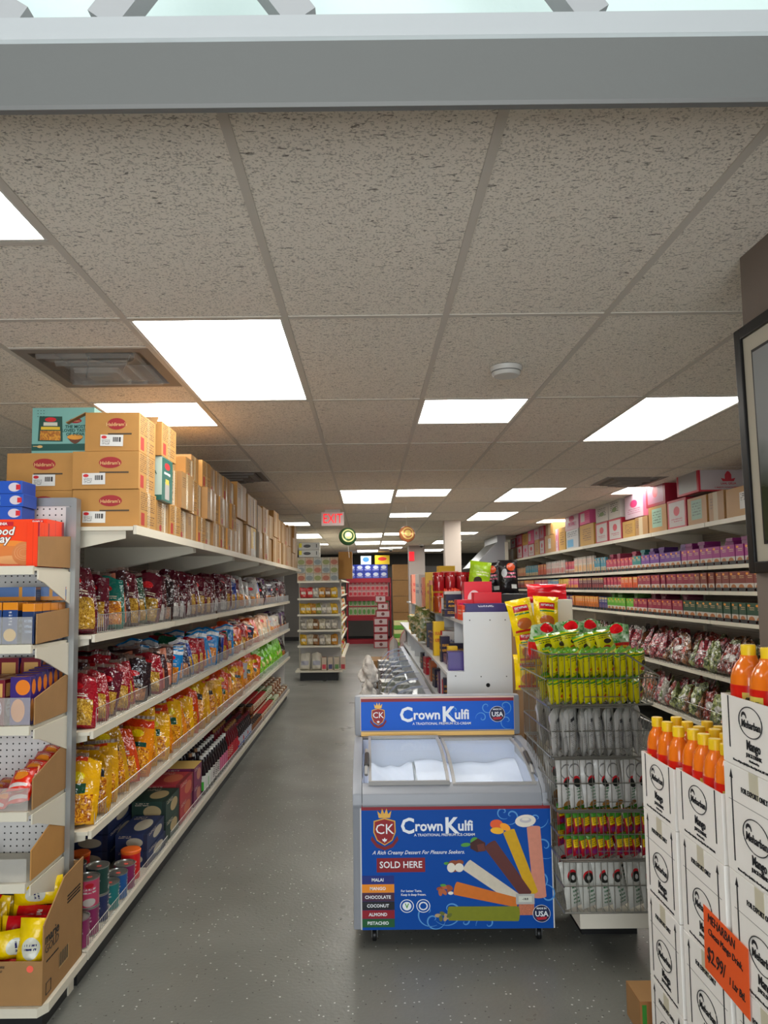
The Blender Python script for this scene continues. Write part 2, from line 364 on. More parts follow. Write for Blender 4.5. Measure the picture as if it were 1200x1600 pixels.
# entrance: beam, chamfered ledge, boarded lantern with diagonal braces, vestibule ceiling and shopfront
BEAM = mat('beam_paint', (104, 103, 100), .5, bump=.12, bscale=18)
struct('trim_3', MB().prism([(1.28, 2.494), (1.283, 2.487), (1.297, 2.487), (1.297, 2.618), (1.37, 2.626), (1.37, 2.632), (1.28, 2.614)], X0, X1, 'x', BEAM))
LEDGE = mat('ledge_paint', (178, 178, 178), .35, bump=.12, bscale=18)
struct('trim_4', MB().prism([(1.285, 2.618), (1.37, 2.695), (1.37, 2.71), (1.44, 2.71), (1.44, 2.634), (1.37, 2.634)], X0, X1, 'x', LEDGE))
BOARD = mat('painted_boards', (226, 238, 232), .5, bump=.25, bscale=26)
struct('wall_lantern', MB().box(X0, X1, 1.72, 1.80, 2.712, 3.95, BOARD))
struct('trim_5', MB().box(X0, X1, 1.44, 1.80, 2.65, 2.71, LEDGE).box(X0, X1, 1.375, 1.435, 2.712, 2.745, LEDGE))
BR = mat('brace_paint', (170, 168, 168), .45, bump=.1, bscale=20)
br = MB()
for a, b in (((-.69, 2.745), (-1.02, 2.96)), ((-.525, 2.745), (-.22, 3.16)), ((-.12, 2.745), (-.42, 3.16)), ((.47, 2.745), (.16, 3.2)), ((1.12, 2.745), (1.5, 3.2))):
    dx, dz = b[0]-a[0], b[1]-a[1]; l = math.hypot(dx, dz)
    if l < .01: continue
    nx, nz = -dz/l*.033, dx/l*.033
    br.prism([(a[0]-nx-.0, a[1]-nz), (a[0]+nx, a[1]+nz), (b[0]+nx, b[1]+nz), (b[0]-nx, b[1]-nz)][::-1], 1.38, 1.43, 'y', BR)
struct('trim_6', br)
struct('wall_vestibule_top', MB().box(X0, X1, -2.2, .1, 3.0, 3.9, WALL).box(X0, X1, -2.2, 1.8, 3.95, 4.0, WALL))
struct('wall_front', MB().box(X0, -2.2, -2.3, -2.2, 0, 3.9, WALL).box(2.2, X1, -2.3, -2.2, 0, 3.9, WALL).box(-2.2, 2.2, -2.3, -2.2, 2.7, 3.9, WALL).box(-2.2, 2.2, -2.3, -2.2, 0, .3, WALL))
struct('window_1', MB().box(-2.2, 2.2, -2.26, -2.25, .3, 2.7, CLEAR))
# pillars
PIL = mat('pillar_paint', (196, 182, 170), .6)
struct('trim_7', MB().box(1.20, 1.45, 11.3, 11.55, 0, HC, PIL))
struct('trim_8', MB().box(1.02, 1.42, 18.1, 18.5, 0, HC, mat('pillar_grey', (140, 130, 124), .6)))

# ------------------------------------------------------------------ package shapes
def pegmat(name, c, ax, pitch=.0254):
    m, nt, b = nodes_of(name); L = nt.links.new; tc = nt.nodes.new('ShaderNodeTexCoord'); sp = nt.nodes.new('ShaderNodeSeparateXYZ'); L(tc.outputs['Object'], sp.inputs[0])
    def M(op, a, v):
        n = nt.nodes.new('ShaderNodeMath'); n.operation = op; L(a, n.inputs[0])
        if isinstance(v, (int, float)): n.inputs[1].default_value = v
        else: L(v, n.inputs[1])
        return n.outputs[0]
    a = M('POWER', M('SUBTRACT', M('FRACT', M('ADD', M('DIVIDE', sp.outputs[ax], pitch), 500), 0), .5), 2); z = M('POWER', M('SUBTRACT', M('FRACT', M('ADD', M('DIVIDE', sp.outputs[2], pitch), 500), 0), .5), 2)
    k = M('LESS_THAN', M('ADD', a, z), .018)
    mx = nt.nodes.new('ShaderNodeMix'); mx.data_type = 'RGBA'; L(k, mx.inputs[0]); mx.inputs[6].default_value = lin(c); mx.inputs[7].default_value = lin((20, 18, 16)); L(mx.outputs[2], b.inputs['Base Color']); b.inputs['Roughness'].default_value = .45
    return m
def bag(w, h, t, seed, m, lump=.5, tip=0):
    """standing filled pouch, crimped at the top; base centre at the origin, front faces -Y"""
    r = random.Random(seed); ph = [r.uniform(0, 6.3) for _ in range(6)]; mb = MB(); sk = r.uniform(-.2, .2); fa = r.uniform(.6, 1.2); nu, nv = 14, 20
    def f(sgn):
        def g(u, v):
            q = 2*u-1; pinch = 1-.16*v**3*(1 if tip else .7); x = q*w/2*pinch*(.90+.1*min(1, v*6)) + sk*h*v*v*.5
            th = t/2*(1-abs(q)**2.6)**.55 if abs(q) < 1 else 0
            prof = (min(1, (v+.0)*9)**.5)*(1-v**3.2)**.9*(1.05-.35*v)
            n = lump*.14*sin(5*u*2+ph[0]+v*4)*sin(7*v+ph[1]) + lump*.12*sin(13*u+ph[2])*v + lump*.1*sin(17*v+9*u+ph[3]) - lump*.16*fa*abs(sin(6*u-8*v+ph[4]))**.6*v - lump*.12*abs(sin(9*u+5*v+ph[5]))**.6*(.3+v)
            y = sgn*th*prof*(1.12+n*1.6) + .035*h*sin(6*u+ph[4])*v**3 + tip*h*.5*v*v
            z = h*v*(1-.05*abs(q)**2) + (.03*h*sin(5*u+ph[5]) + .012*h*sin(13*u))*v**4 - tip*h*.12*v*v
            if v < .02: z = .0
            return (x, y, z)
        return g
    mb.grid(f(-1), nu, nv, m); mb.grid(f(1), nu, nv, m, flip=True)
    return mb.mesh('bag', smooth=True)
def pillow(w, h, t, seed, m):
    """flat pillow pack lying in XY plane turned upright: length along Z, sealed ends"""
    r = random.Random(seed); p = [r.uniform(0, 6.3) for _ in range(4)]; mb = MB()
    def f(sgn):
        def g(u, v):
            q = 2*u-1; s = 2*v-1; e = (1-abs(s)**5)
            return (q*w/2*(1-.06*e), sgn*t/2*(1-abs(q)**3 if abs(q) < 1 else 0)*e**.8*(1+.18*sin(6*v*2+p[0])*sin(5*u+p[1])+.1*sin(19*v+p[2])), h*v)
        return g
    mb.grid(f(-1), 7, 12, m); mb.grid(f(1), 7, 12, m, flip=True); return mb.mesh('pillow', smooth=True)
def carton_mesh(w, d, h, mats, bevel=.0015):
    """mats dict f b l r t d"""
    base = mats.get('f'); return MB().box(-w/2, w/2, 0, d, 0, h, mats.get('x', base), mats).mesh('carton', bevel=bevel)
def lathe_obj(prof, ms, n=20): return MB().lathe(prof, n=n, ms=ms).mesh('turned', smooth=True)

# ------------------------------------------------------------------ left aisle shelving run
LY0, LY1, NB = 3.1, 10.8, 6
BW = (LY1-LY0)/NB
PEG_Y = pegmat('pegboard_side', (176, 170, 158), 1)
PEG_X = pegmat('pegboard_front', (206, 203, 200), 0)
WIREM = mat('fence_wire', (190, 190, 186), .3, metal=.7)
def shelf_part(par, x0, x1, y0, y1, z, name='shelf', lip='x1', t=.028, m=SHELF):
    mb = MB().box(x0, x1, y0, y1, z-t*.5, z, m)
    if lip == 'x1': mb.box(x1-.002, x1+.012, y0, y1, z-t, z+.004, m)
    if lip == 'x0': mb.box(x0-.012, x0+.002, y0, y1, z-t, z+.004, m)
    if lip == 'y0': mb.box(x0, x1, y0-.012, y0+.002, z-t, z+.004, m)
    return ob(name, mb, par)
def bracket(par, xb, xf, y, z, hb=.11, hf=.03, axis='x', name='bracket'):
    if axis == 'x': mb = MB().prism([(xb, z-hb), (xf-.05*(1 if xf > xb else -1), z-hf-.01), (xf, z-hf), (xf, z), (xb, z)], y-.0025, y+.0025, 'y', SHELF)
    else: mb = MB().prism([(xb, z-hb), (xf+.05, z-hf-.01), (xf, z-hf), (xf, z), (xb, z)], y-.0025, y+.0025, 'x', SHELF)
    return ob(name, mb, par)
def fence_y(par, x, y0, y1, z, h, step=.022, m=WIREM):
    mb = MB()
    for zz in (z+.006, z+h): mb.tube([(x, y0, zz), (x, y1, zz)], .0016, m, 4)
    n = int((y1-y0)/step)
    for i in range(n+1):
        y = y0+(y1-y0)*i/n; mb.box(x-.0009, x+.0009, y-.0009, y+.0009, z, z+h, m)
    return ob('wire_fence', mb, par)
LS = [(1.41, -1.166), (1.01, -1.166), (.605, -1.166)]
run = empty('gondola_shelving', (0, LY0, 0), label='long cream shelving run down the left side of the aisle with wire fences', cat='shelving')
def rel(o): o.location.y -= LY0; return o
ob('back_panel', MB().box(-1.70, -1.69, 0, LY1-LY0, .15, 2.02, PEG_Y), run)
ob('kick_plate', MB().box(-1.70, -1.20, .0, LY1-LY0, 0.0, .10, KICK), run)
for i in range(NB):
    y0 = i*BW+.003; y1 = (i+1)*BW-.003
    ob('base_deck', MB().box(-1.69, -1.17, y0, y1, .112, .13, SHELF).box(-1.172, -1.158, y0, y1, .098, .135, SHELF), run)
    for z, xf in LS:
        shelf_part(run, -1.69, xf, y0, y1, z)
        fence_y(run, xf-.006, y0+.03 + (.05 if i == 0 else 0), y1-.03, z, .085 if z > .7 else .08)
        for yy in (y0+.02, y1-.02): bracket(run, -1.69, xf-.02, yy, z-.014, .10, .025)
    fence_y(run, -1.176, y0+.03, y1-.03, .13, .05)
    shelf_part(run, -1.69, -.997, y0, y1, 1.872, t=.034)
    for yy in (y0+.03, y1-.03): bracket(run, -1.69, -1.04, yy, 1.857, .17, .035)
for i in range(NB+1):
    y = min(max(i*BW, .02), LY1-LY0-.02)
    ob('upright', MB().box(-1.69, -1.668, y-.014, y+.014, .13, 2.05, SHELF), run)
ob('far_end_panel', MB().box(-1.69, -1.24, LY1-LY0, LY1-LY0+.02, 0, 1.85, PEG_X), run)

# near end-cap bay facing the entrance
EX0, EX1 = -2.14, -1.24
cap = empty('endcap_shelving', (0, 3.06, 0), label='end bay of shelves facing the entrance at the far left, cardboard side guards', cat='shelving')
def cy(y): return y-3.06
ob('back_panel', MB().box(EX0, -1.25, -.012, 0, .13, 1.955, PEG_X), cap)
ob('top_rail', MB().box(EX0, -1.225, -.02, .012, 1.955, 1.99, STEEL), cap)
ob('upright', MB().box(-1.236, -1.212, -.035, .012, .33, 1.985, STEEL), cap)
ob('upright', MB().box(-1.236, -1.205, -.035, .018, 0.0, .33, SHELF), cap)
ob('slotted_strip', MB().box(-1.262, -1.240, -.02, -.012, .33, 1.95, STEEL), cap)
ob('kick_plate', MB().box(EX0, -1.21, cy(2.80), 0, 0, .10, KICK), cap)
ob('base_deck', MB().prism([(EX0, cy(2.70)), (-1.185, cy(2.70)), (-1.160, cy(2.74)), (-1.160, .035), (EX0, .035)], .098, .13, 'z', SHELF), cap)
ES = [1.69, 1.40, 1.105, .80, .55]
CLB = mat('clear_bin_front', (225, 222, 215), .12, alpha=.2)
PERF = mat('perforated_shelf', (196, 190, 174), .45)
for i, z in enumerate(ES):
    shelf_part(cap, EX0, EX1, cy(2.715), -.03, z, lip='y0')
    bracket(cap, -.03, cy(2.73), EX1+.006, z-.012, .135, .035, axis='y')
    if i in (1, 2, 3, 4): ob('clear_front', MB().box(EX0, -1.245, cy(2.722), cy(2.719), z+.005, z+(.105 if i < 3 else .085), CLB), cap)
CG = [(1.69, .115, .0, .02, CARD2), (1.40, .115, .01, .015, CARD2), (1.105, .10, .0, .06, CARD2), (.80, .115, .0, .075, CARD2), (.55, .11, .0, .085, CARD)]
for z, h, a, b2, m in CG:
    ob('cardboard_guard', MB().prism([(cy(2.735), z+.004), (-.03, z+.004+a), (-.03, z+h+b2), (cy(2.735), z+h-.0)], -1.238, -1.233, 'x', m), cap, label='brown cardboard side guard')

# ------------------------------------------------------------------ cartons on top of the left run
TXTG = mat('print_brown', (70, 58, 44), .7)
SIDEP = pm('kraft_printed_side', (176, 136, 78), [('t', .08, .45, .9, .95, (96, 66, 40), 9), ('r', .1, .06, .3, .4, (160, 50, 40)), ('t', .45, .08, .9, .36, (110, 76, 50), 4)], .75)
SIDEQ = pm('kraft_printed_side_worn', (166, 130, 80), [('t', .1, .25, .85, .92, (90, 66, 44), 10), ('r', .62, .04, .76, .96, (214, 204, 186)), ('e', .35, .15, .12, .1, (150, 44, 40))], .6)
SIDER = pm('kraft_plain_tape', (158, 124, 78), [('r', .42, 0, .55, 1, (204, 190, 160)), ('t', .1, .55, .38, .85, (90, 66, 44), 5)], .55)
STK = pm('sticker_barcode', (228, 226, 222), [('t', .06, .1, .42, .55, (90, 90, 90), 5), ('r', .55, .38, .9, .8, (70, 66, 66)), ('r', .6, .36, .62, .82, (228, 226, 222)), ('r', .68, .36, .70, .82, (228, 226, 222)), ('r', .77, .36, .8, .82, (228, 226, 222)), ('e', .16, .78, .12, .14, (190, 40, 50))], .4)
OVAL = MB().prism([(cos(a*pi/16), sin(a*pi/16)) for a in range(32)], -.5, .5, 'y', RED).mesh('oval')
WT = mat('logo_cream', (206, 166, 110), .6)
def oval(par, x, y, z, w, h, rot=0, txt='Haldiram\'s', tm=WT, name='printed_logo'):
    o = ob(name, OVAL, par, (x, y, z), (0, 0, rot)); o.scale = (w/2, .001, h/2)
    n = Vector((0, -1, 0)); n.rotate(Matrix.Rotation(rot, 3, 'Z'))
    t = ob('lettering', text(txt, h*.42, tm, .01), par, (x+n.x*.0012, y+n.y*.0012, z-h*.06), (R(90), 0, rot)); return o
def hal(x0, x1, y0, z, h, d, label, sticker=True, dx=0, flaps=0, side=None):
    w = x1-x0
    e = ob('cardboard_carton', carton_mesh(w, d, h, {'x': CARD, 'f': CARD, 'r': side or SIDEP, 'l': SIDEP}), None, ((x0+x1)/2, y0, z), (0, 0, rnd.uniform(-.01, .01)), label, 'cardboard box', 'printed cartons on the left top shelf')
    oval(e, .02, -.0006, h*.70, w*.34, h*.30)
    ob('printed_band', MB().box(-w*.16+.02, w*.28+.02, -.0012, -.0002, h*.42, h*.46, TXTG), e)
    if sticker: ob('shipping_label', MB().face([(-.05, 0, -.025), (.05, 0, -.025), (.05, 0, .025), (-.05, 0, .025)], STK), e, (dx, -.003, h*.27), (0, R(rnd.uniform(-8, 8)), 0), label='white barcode label')
    ob('tape', MB().face([(w/2+.0008, d*.45, 0), (w/2+.0008, d*.62, 0), (w/2+.0008, d*.62, h), (w/2+.0008, d*.45, h)], TAPE), e)
    if flaps:
        ob('flap', MB().prism([(-w/2, h), (-w/2-.085, h-.045), (-w/2-.087, h-.042), (-w/2, h+.003)], .0, d, 'y', CARD2), e)
        ob('flap', MB().prism([(d, h), (d+.05, h+.05), (d+.053, h+.05), (d+.003, h)], -w/2, w/2, 'x', CARD2), e)
    return e
Z0 = 1.874
hal(-1.285, -.992, 3.16, Z0, .165, .25, 'printed kraft carton on the left top shelf, bottom of the nearest stack', dx=-.05)
hal(-1.285, -.996, 3.155, Z0+.167, .166, .25, 'printed kraft carton on the left top shelf, middle of the nearest stack', dx=-.05)
hal(-1.235, -.998, 3.16, Z0+.335, .172, .25, 'printed kraft carton with open flaps on top of the nearest left stack', dx=0, flaps=1)
hal(-1.58, -1.29, 3.17, Z0+.165, .166, .25, 'printed kraft carton left of the nearest stack, under the teal display box', dx=.02)
hal(-1.58, -1.29, 3.17, Z0, .164, .25, 'printed kraft carton partly hidden behind the grey pegboard top', dx=.02)
# teal display box
TEAL = mat('teal_print', (112, 160, 150), .5); TEALD = mat('dark_teal_print', (24, 74, 66), .5)
td = ob('display_box', carton_mesh(.275, .12, .205, {'x': TEAL, 'f': TEAL}), None, (-1.345+.0, 3.19, 2.207), (0, 0, 0), 'pale teal printed display box standing on the left top cartons', 'box')
ob('printed_stripe', MB().box(-.1375, .1375, -.0012, -.0002, .012, .042, TEALD), td)
pk = pm('packet_picture', (24, 66, 56), [('r', .08, .04, .92, .42, ('n', (150, 90, 30), (206, 150, 60), 60)), ('r', .1, .46, .9, .58, (214, 180, 60)), ('r', .2, .62, .8, .76, (210, 205, 190)), ('e', .5, .87, .25, .09, (190, 34, 44))], .5)
ob('printed_packet', MB().face([(-.11, -.0016, .055), (0, -.0016, .052), (-.004, -.0016, .165), (-.105, -.0016, .167)], pk), td)
oval(td, .055, -.0014, .145, .055, .022, txt="Haldiram's")
for i, s in enumerate(('THE MOST', 'LOVED TASTE', 'OF INDIA')): ob('lettering', text(s, .019, TEALD, .02), td, (.055, -.002, .118-.017*i), FR)
bw = MB(); bw.prism([(.02+.07*i/10, .07-.028*sin(pi*i/10)) for i in range(11)], -.0022, -.0006, 'y', mat('bowl_brown', (96, 52, 32), .5)); bw.prism([(.055+.035*cos(a*pi/8), .072+.012*sin(a*pi/8)) for a in range(16)], -.0026, -.0006, 'y', mat('bowl_snack', (206, 140, 50), .6))
ob('printed_bowl', bw, td)
ob('printed_spoon', MB().prism([(-.1+.012*cos(a*pi/8), .03+.006*sin(a*pi/8)) for a in range(16)], -.0026, -.0006, 'y', mat('spoon_tan', (200, 160, 100), .6)).box(-.13, -.11, -.0026, -.0006, .03, .033, mat('spoon_tan', ())), td)
dt = MB()
for i in range(3):
    for j in range(3): dt.prism([(-.112+.013*i+.0018*cos(a*pi/4), .192-.013*j+.0018*sin(a*pi/4)) for a in range(8)], -.0018, -.0004, 'y', INK)
ob('printed_dots', dt, td)
# second column: plain carton, green-white carton, open kraft carton
def kbox(x1, y0, z, w, d, h, label, side, m=CARD, rot=0, name='cardboard_carton', grp='stacked cartons on the left top shelf', tape=True):
    e = ob(name, carton_mesh(w, d, h, {'x': m, 'f': m, 'r': side}), None, (x1-w/2, y0, z), (0, 0, rot), label, 'cardboard box', grp)
    if tape and y0 < 7: ob('tape', MB().face([(w/2+.001, d*.4, h*.0), (w/2+.001, d*.58, 0), (w/2+.001, d*.58, h), (w/2+.001, d*.4, h)], TAPE), e)
    return e
kbox(-.995, 3.43, Z0, .29, .2, .15, 'small kraft carton at shelf level just behind the nearest left stack', SIDEQ)
GRN = pm('green_carton_side', (30, 92, 82), [('r', .3, .05, .7, .45, (176, 170, 166)), ('r', .34, .4, .66, .52, (214, 190, 80)), ('e', .5, .82, .25, .08, (190, 34, 44))], .5)
GRW = pm('green_white_front', (190, 204, 194), [('r', 0, 0, 1, .12, (30, 92, 82)), ('r', .02, .12, .45, .42, (120, 90, 60))], .5)
e = ob('green_carton', carton_mesh(.25, .19, .21, {'x': GRW, 'f': GRW, 'r': GRN, 't': CARD2}), None, (-1.10, 3.44, Z0+.152), (0, 0, 0), 'green and white snack carton in the second stack on the left top shelf', 'cardboard box', 'stacked cartons on the left top shelf')
oval(e, .055, -.001, .165, .06, .03); ob('lettering', text('BHUJIA', .026, TEALD, .02), e, (.06, -.0014, .132), FR)
ob('lettering', text('ALOO BHUJIA', .017, PAPER, .01), e, (.1262, .09, .135), FX)
e = kbox(-.975, 3.43, Z0+.364, .20, .26, .165, 'opened kraft carton on top of the second stack beside the square lamp', SIDEP)
ob('flap', MB().prism([(.02, .165), (.24, .165), (.19, .205), (.17, .206)], -.095, -.09, 'x', CARD2), e)
LN2 = [('kraft', CARD, SIDEP), ('worn kraft', CARD, SIDEQ), ('taped brown', CARD2, SIDER)]
y = 3.66; n = 0
while y < 5.55:
    d = rnd.choice((.2, .22, .24)); z = Z0; lv = rnd.choice((2, 3)) if y < 4.3 else 3
    for k in range(3):
        h = (.16, .2, .17)[k] if k < 2 or y > 4.1 else .12
        if k == 2 and 3.7 < y < 4.0: break
        a, b1, c1 = LN2[(n+k) % 3]
        kbox(-.985-rnd.uniform(0, .03)-(.03 if k == 2 else 0), y, z, .28, d-.006, h-.003, f'{a} carton, {("lowest","middle","topmost")[k]} of the {nth(3+n)} stack on the left top shelf', c1, b1, rnd.uniform(-.03, .03)); z += h
    y += d; n += 1
y = 5.6; lab = 0
far_spec = [(.42, .28, CARD, SIDER), (.3, .26, CARD2, SIDER), (.36, .27, CARD2, SIDEQ), (.3, .25, mat('grey_card', (150, 138, 122), .7), SIDER), (.38, .26, CARD, SIDEQ), (.34, .24, CARD2, SIDER), (.42, .28, CARD, SIDER), (.4, .26, CARD2, SIDEQ), (.38, .26, CARD2, SIDER), (.36, .25, CARD, SIDEQ), (.4, .27, CARD2, SIDER), (.4, .2, CARD2, SIDER), (.35, .3, CARD, SIDER)]
YEL = pm('yellow_carton', (214, 176, 40), [('r', .0, .0, 1, .3, (210, 206, 198)), ('r', .6, .1, .9, .9, (226, 226, 220))], .5)
for j, (d, h, m, sd) in enumerate(far_spec):
    if y+d > 10.75: break
    for k in range(2):
        mm, s2 = (YEL, YEL) if (j == 2 and k == 0) else (m, sd)
        kbox(-.99-rnd.uniform(0, .03), y, Z0+k*h, .3, d-.01, h-.004, ('yellow and white carton low in the row of paired cartons on the left top shelf' if mm is YEL else f'{"upper" if k else "lower"} tall brown carton, {nth(j+1)} pair toward the far end, left top shelf'), s2, mm, rnd.uniform(-.02, .02))
    y += d
    if j == 0: oval(D.objects[-1] if False else ob('printed_tag', MB().box(0, .001, 0, .001, 0, .001, RED), None, (0, 0, 0)), 0, 0, 0, .001, .001) if False else None

# ------------------------------------------------------------------ snack bags on the left shelves
GOLD = ('n', (136, 96, 26), (216, 176, 80), 95)
GOLD2 = ('n', (170, 84, 20), (236, 170, 60), 80)
ORG = ('n', (150, 72, 14), (240, 178, 50), 70)
NUT = ('n', (110, 58, 26), (200, 140, 80), 90)
def bm_(name, top, win, logo=(196, 32, 44), wv=.52, extra=(), r=.15):
    sh = [('r', .1, .07, .9, wv, win), ('e', .5, (wv+1)/2, .2, .065, logo), ('t', .2, wv+.02, .8, wv+.1, (230, 220, 200), 2)] + list(extra)
    return pm(name, top, sh, r, bump=.55, bscale=34, spec=.8)
BM = {
 'maroon and gold': bm_('bag_maroon', (86, 14, 34), GOLD), 'green and gold': bm_('bag_green', (20, 74, 52), GOLD), 'teal and gold': bm_('bag_teal', (16, 110, 98), GOLD2),
 'dark brown and peach': bm_('bag_brown', (58, 24, 28), ('n', (200, 120, 90), (228, 160, 130), 8), wv=.6, extra=[('r', .35, .0, .7, .95, (226, 150, 124)), ('e', .5, .66, .15, .04, (190, 40, 50)), ('r', .38, .14, .66, .4, (220, 190, 60))]),
 'blue and yellow': bm_('bag_blue', (30, 60, 140), GOLD, extra=[('r', 0, .9, 1, 1, (210, 210, 215))]), 'wine and silver': bm_('bag_wine', (70, 12, 28), ('n', (170, 165, 160), (226, 222, 216), 30), wv=.4),
 'black and red': bm_('bag_black', (34, 16, 22), NUT, wv=.35), 'silver': bm_('bag_silver', (176, 174, 172), GOLD2, wv=.45), 'red and gold': bm_('bag_red', (138, 18, 36), GOLD, wv=.55),
 'sky blue': bm_('bag_sky', (30, 130, 190), GOLD2, wv=.5, extra=[('r', 0, .85, 1, .95, (226, 228, 230))]), 'navy and white': bm_('bag_navy', (26, 30, 62), NUT, wv=.42, extra=[('r', 0, .9, 1, .97, (225, 225, 225))]),
 'white and red': bm_('bag_white', (214, 204, 190), ('n', (190, 90, 50), (226, 190, 150), 40), wv=.4), 'peach and white': bm_('bag_peach', (222, 176, 140), ('n', (206, 196, 170), (226, 218, 196), 30), wv=.5),
 'yellow with green label': bm_('bag_yellow', (222, 168, 20), ORG, (246, 220, 20), .48, [('r', .22, .5, .74, .64, (20, 72, 52)), ('r', .3, .94, .7, 1, (190, 60, 20))]),
 'orange-yellow': bm_('bag_orange', (214, 132, 20), ORG, (244, 210, 30), .5, [('r', .2, .52, .8, .6, (20, 70, 60)), ('r', 0, .86, 1, 1, (190, 60, 24))]),
 'amber': bm_('bag_amber', (196, 146, 24), ORG, (240, 214, 30), .62, [('r', .15, .62, .85, .74, (26, 30, 36))]),
 'red-orange': bm_('bag_redorange', (200, 74, 24), ORG, (240, 210, 30), .5, [('r', .15, .36, .7, .5, (22, 72, 54))]),
 'lime green': bm_('bag_lime', (110, 176, 30), ('n', (60, 120, 20), (150, 200, 60), 30), (230, 230, 220), .3, [('e', .5, .4, .3, .12, (200, 190, 120))]),
 'purple': bm_('bag_purple', (70, 36, 84), ('n', (60, 20, 40), (120, 60, 90), 30), wv=.4),
}
_B = {}
def bagmesh(kind, size, v):
    k = (kind, size, v)
    if k not in _B:
        w, h, t = {'L': (.18, .285, .085), 'M': (.17, .25, .08), 'S': (.13, .2, .07), 'XL': (.18, .305, .10)}[size]
        _B[k] = bag(w*(1+.07*(v-1)), h*(1+.09*((v*7) % 3-1)), t, 17*v+len(kind), BM[kind], .7 if size != 'XL' else .9)
    return _B[k]
_S = {}
SEALM = mat('crimped_seal', (120, 96, 84), .25, alpha=.6)
def put_bag(kind, size, x, y, z, a, label, grp, seal_, lean=0):
    v = rnd.randrange(4); me = bagmesh(kind, size, v)
    o = ob('snack_bag', me, None, (x, y, z), (R(lean), R(rnd.uniform(-9, 9)), R(a)), label, 'snack bag', grp)
    if seal_:
        w = .8*{'L': .17, 'M': .155, 'S': .13, 'XL': .185}[size]; top = max(v_.co.z for v_ in me.vertices); k = (size, round(top, 3))
        if k not in _S:
            mb = MB(); tv = [v_.co for v_ in me.vertices if v_.co.z > top*.955]; xs_ = sorted(c.x for c in tv); ym = sum(c.y for c in tv)/len(tv)
            mb.grid(lambda u, q: (xs_[0]+(xs_[-1]-xs_[0])*u, ym-.002+.0016*sin(u*40), top*.98+q*.012), 24, 1, SEALM); mb.grid(lambda u, q: (xs_[0]+(xs_[-1]-xs_[0])*u, ym+.001+.0016*sin(u*40), top*.985+q*.016), 24, 1, SEALM, flip=True); _S[k] = mb.mesh('seal', smooth=True, merge=False)
        ob('top_seal', _S[k], o)
    return o
rows = {
 'upper': (1.412, [(4.2, ['green and gold', 'maroon and gold', 'teal and gold', 'dark brown and peach', 'blue and yellow', 'maroon and gold']), (6.2, ['wine and silver', 'maroon and gold', 'black and red', 'wine and silver', 'maroon and gold']), (8.2, ['silver', 'maroon and gold', 'wine and silver', 'silver', 'blue and yellow']), (10.8, ['black and red', 'purple', 'wine and silver', 'navy and white'])], 'L'),
 'second': (1.012, [(3.5, ['maroon and gold', 'red and gold', 'dark brown and peach']), (4.5, ['dark brown and peach', 'red and gold', 'maroon and gold', 'black and red']), (6.6, ['sky blue', 'navy and white', 'blue and yellow', 'red and gold', 'green and gold', 'sky blue']), (8.0, ['red and gold', 'peach and white', 'navy and white', 'red-orange']), (9.8, ['peach and white', 'white and red', 'silver']), (10.8, ['black and red', 'purple', 'white and red'])], 'M'),
 'third': (.607, [(7.0, ['yellow with green label', 'orange-yellow', 'amber', 'yellow with green label', 'red-orange']), (8.0, ['orange-yellow', 'yellow with green label', 'red-orange', 'silver']), (10.3, ['lime green']), (10.8, ['black and red', 'lime green'])], 'XL'),
}
for rn, (z, segs, size) in rows.items():
    for ri, xo in enumerate((-.10, -.225, -.345)):
        y = LY0 + .075 + .05*ri; i = 0
        step0 = {'L': .15, 'M': .14, 'XL': .158}[size]
        while y < LY1-.08:
            kinds = next(k for ye, k in segs if y < ye); kind = kinds[(i*7+ri*3+rnd.randrange(2)) % len(kinds)]
            if ri == 2 and (y > 6.5): break
            near = y < 5.6
            rowname = ('front', 'middle', 'back')[ri]
            if near: lab = f'{kind} snack bag, {nth(i+1)} from near end, {rowname} row, {rn} left shelf'; grp = f'bags on the {rn} left shelf'
            else:
                part = 'middle stretch' if y < 8 else 'far stretch'; lab = f'{kind} snack bag, {part} of {rn} left shelf, {rowname} row'; grp = f'{kind} bags, {part}, {rn} left shelf, {rowname} row'
            a = rnd.uniform(6, 38) if y < 6.5 else rnd.uniform(20, 60)
            lift = (0, .02, .05)[ri]
            put_bag(kind, size, -1.166+xo, y, z+(.0 if ri == 0 else .0), a, lab, grp, y < 4.6 and ri < 2, lean=rnd.uniform(-13, 3) - (9 if rn == 'third' and rnd.random() < .3 else 0))
            y += step0*rnd.uniform(.92, 1.12); i += 1

# ------------------------------------------------------------------ base deck of the left run: tins, boxes, bottles, jars
TINTOP = mat('tin_lid', (168, 168, 162), .28, metal=.8); TR = mat('tin_price_dot', (226, 96, 84), .5)
def tinlabel(name, c):
    return pm(name, c, [('r', 0, .0, 1, .04, (170, 170, 165)), ('r', 0, .96, 1, 1, (170, 170, 165))] + [s for k in (.05, .38, .72) for s in (('e', k+.1, .78, .06, .09, (190, 30, 50)), ('t', k, .45, k+.2, .68, (236, 232, 228), 2), ('e', k+.1, .2, .09, .14, (226, 220, 214)))], .35)
TC = {'pink': tinlabel('tin_pink', (206, 84, 118)), 'purple': tinlabel('tin_purple', (148, 44, 104)), 'teal': tinlabel('tin_teal', (30, 128, 130)), 'blue': tinlabel('tin_blue', (28, 100, 168)), 'dark green': tinlabel('tin_green', (30, 72, 66)), 'navy': tinlabel('tin_navy', (34, 46, 96)), 'magenta': tinlabel('tin_magenta', (176, 46, 112))}
TINM = {}
for k, m in TC.items(): TINM[k] = lathe_obj([(.048, 0), (.05, .003), (.05, .112), (.052, .115), (.052, .118), (.048, .118), (.047, .113), (0, .113)], [m, m, TINTOP, TINTOP, TINTOP, TINTOP, TINTOP], 28)
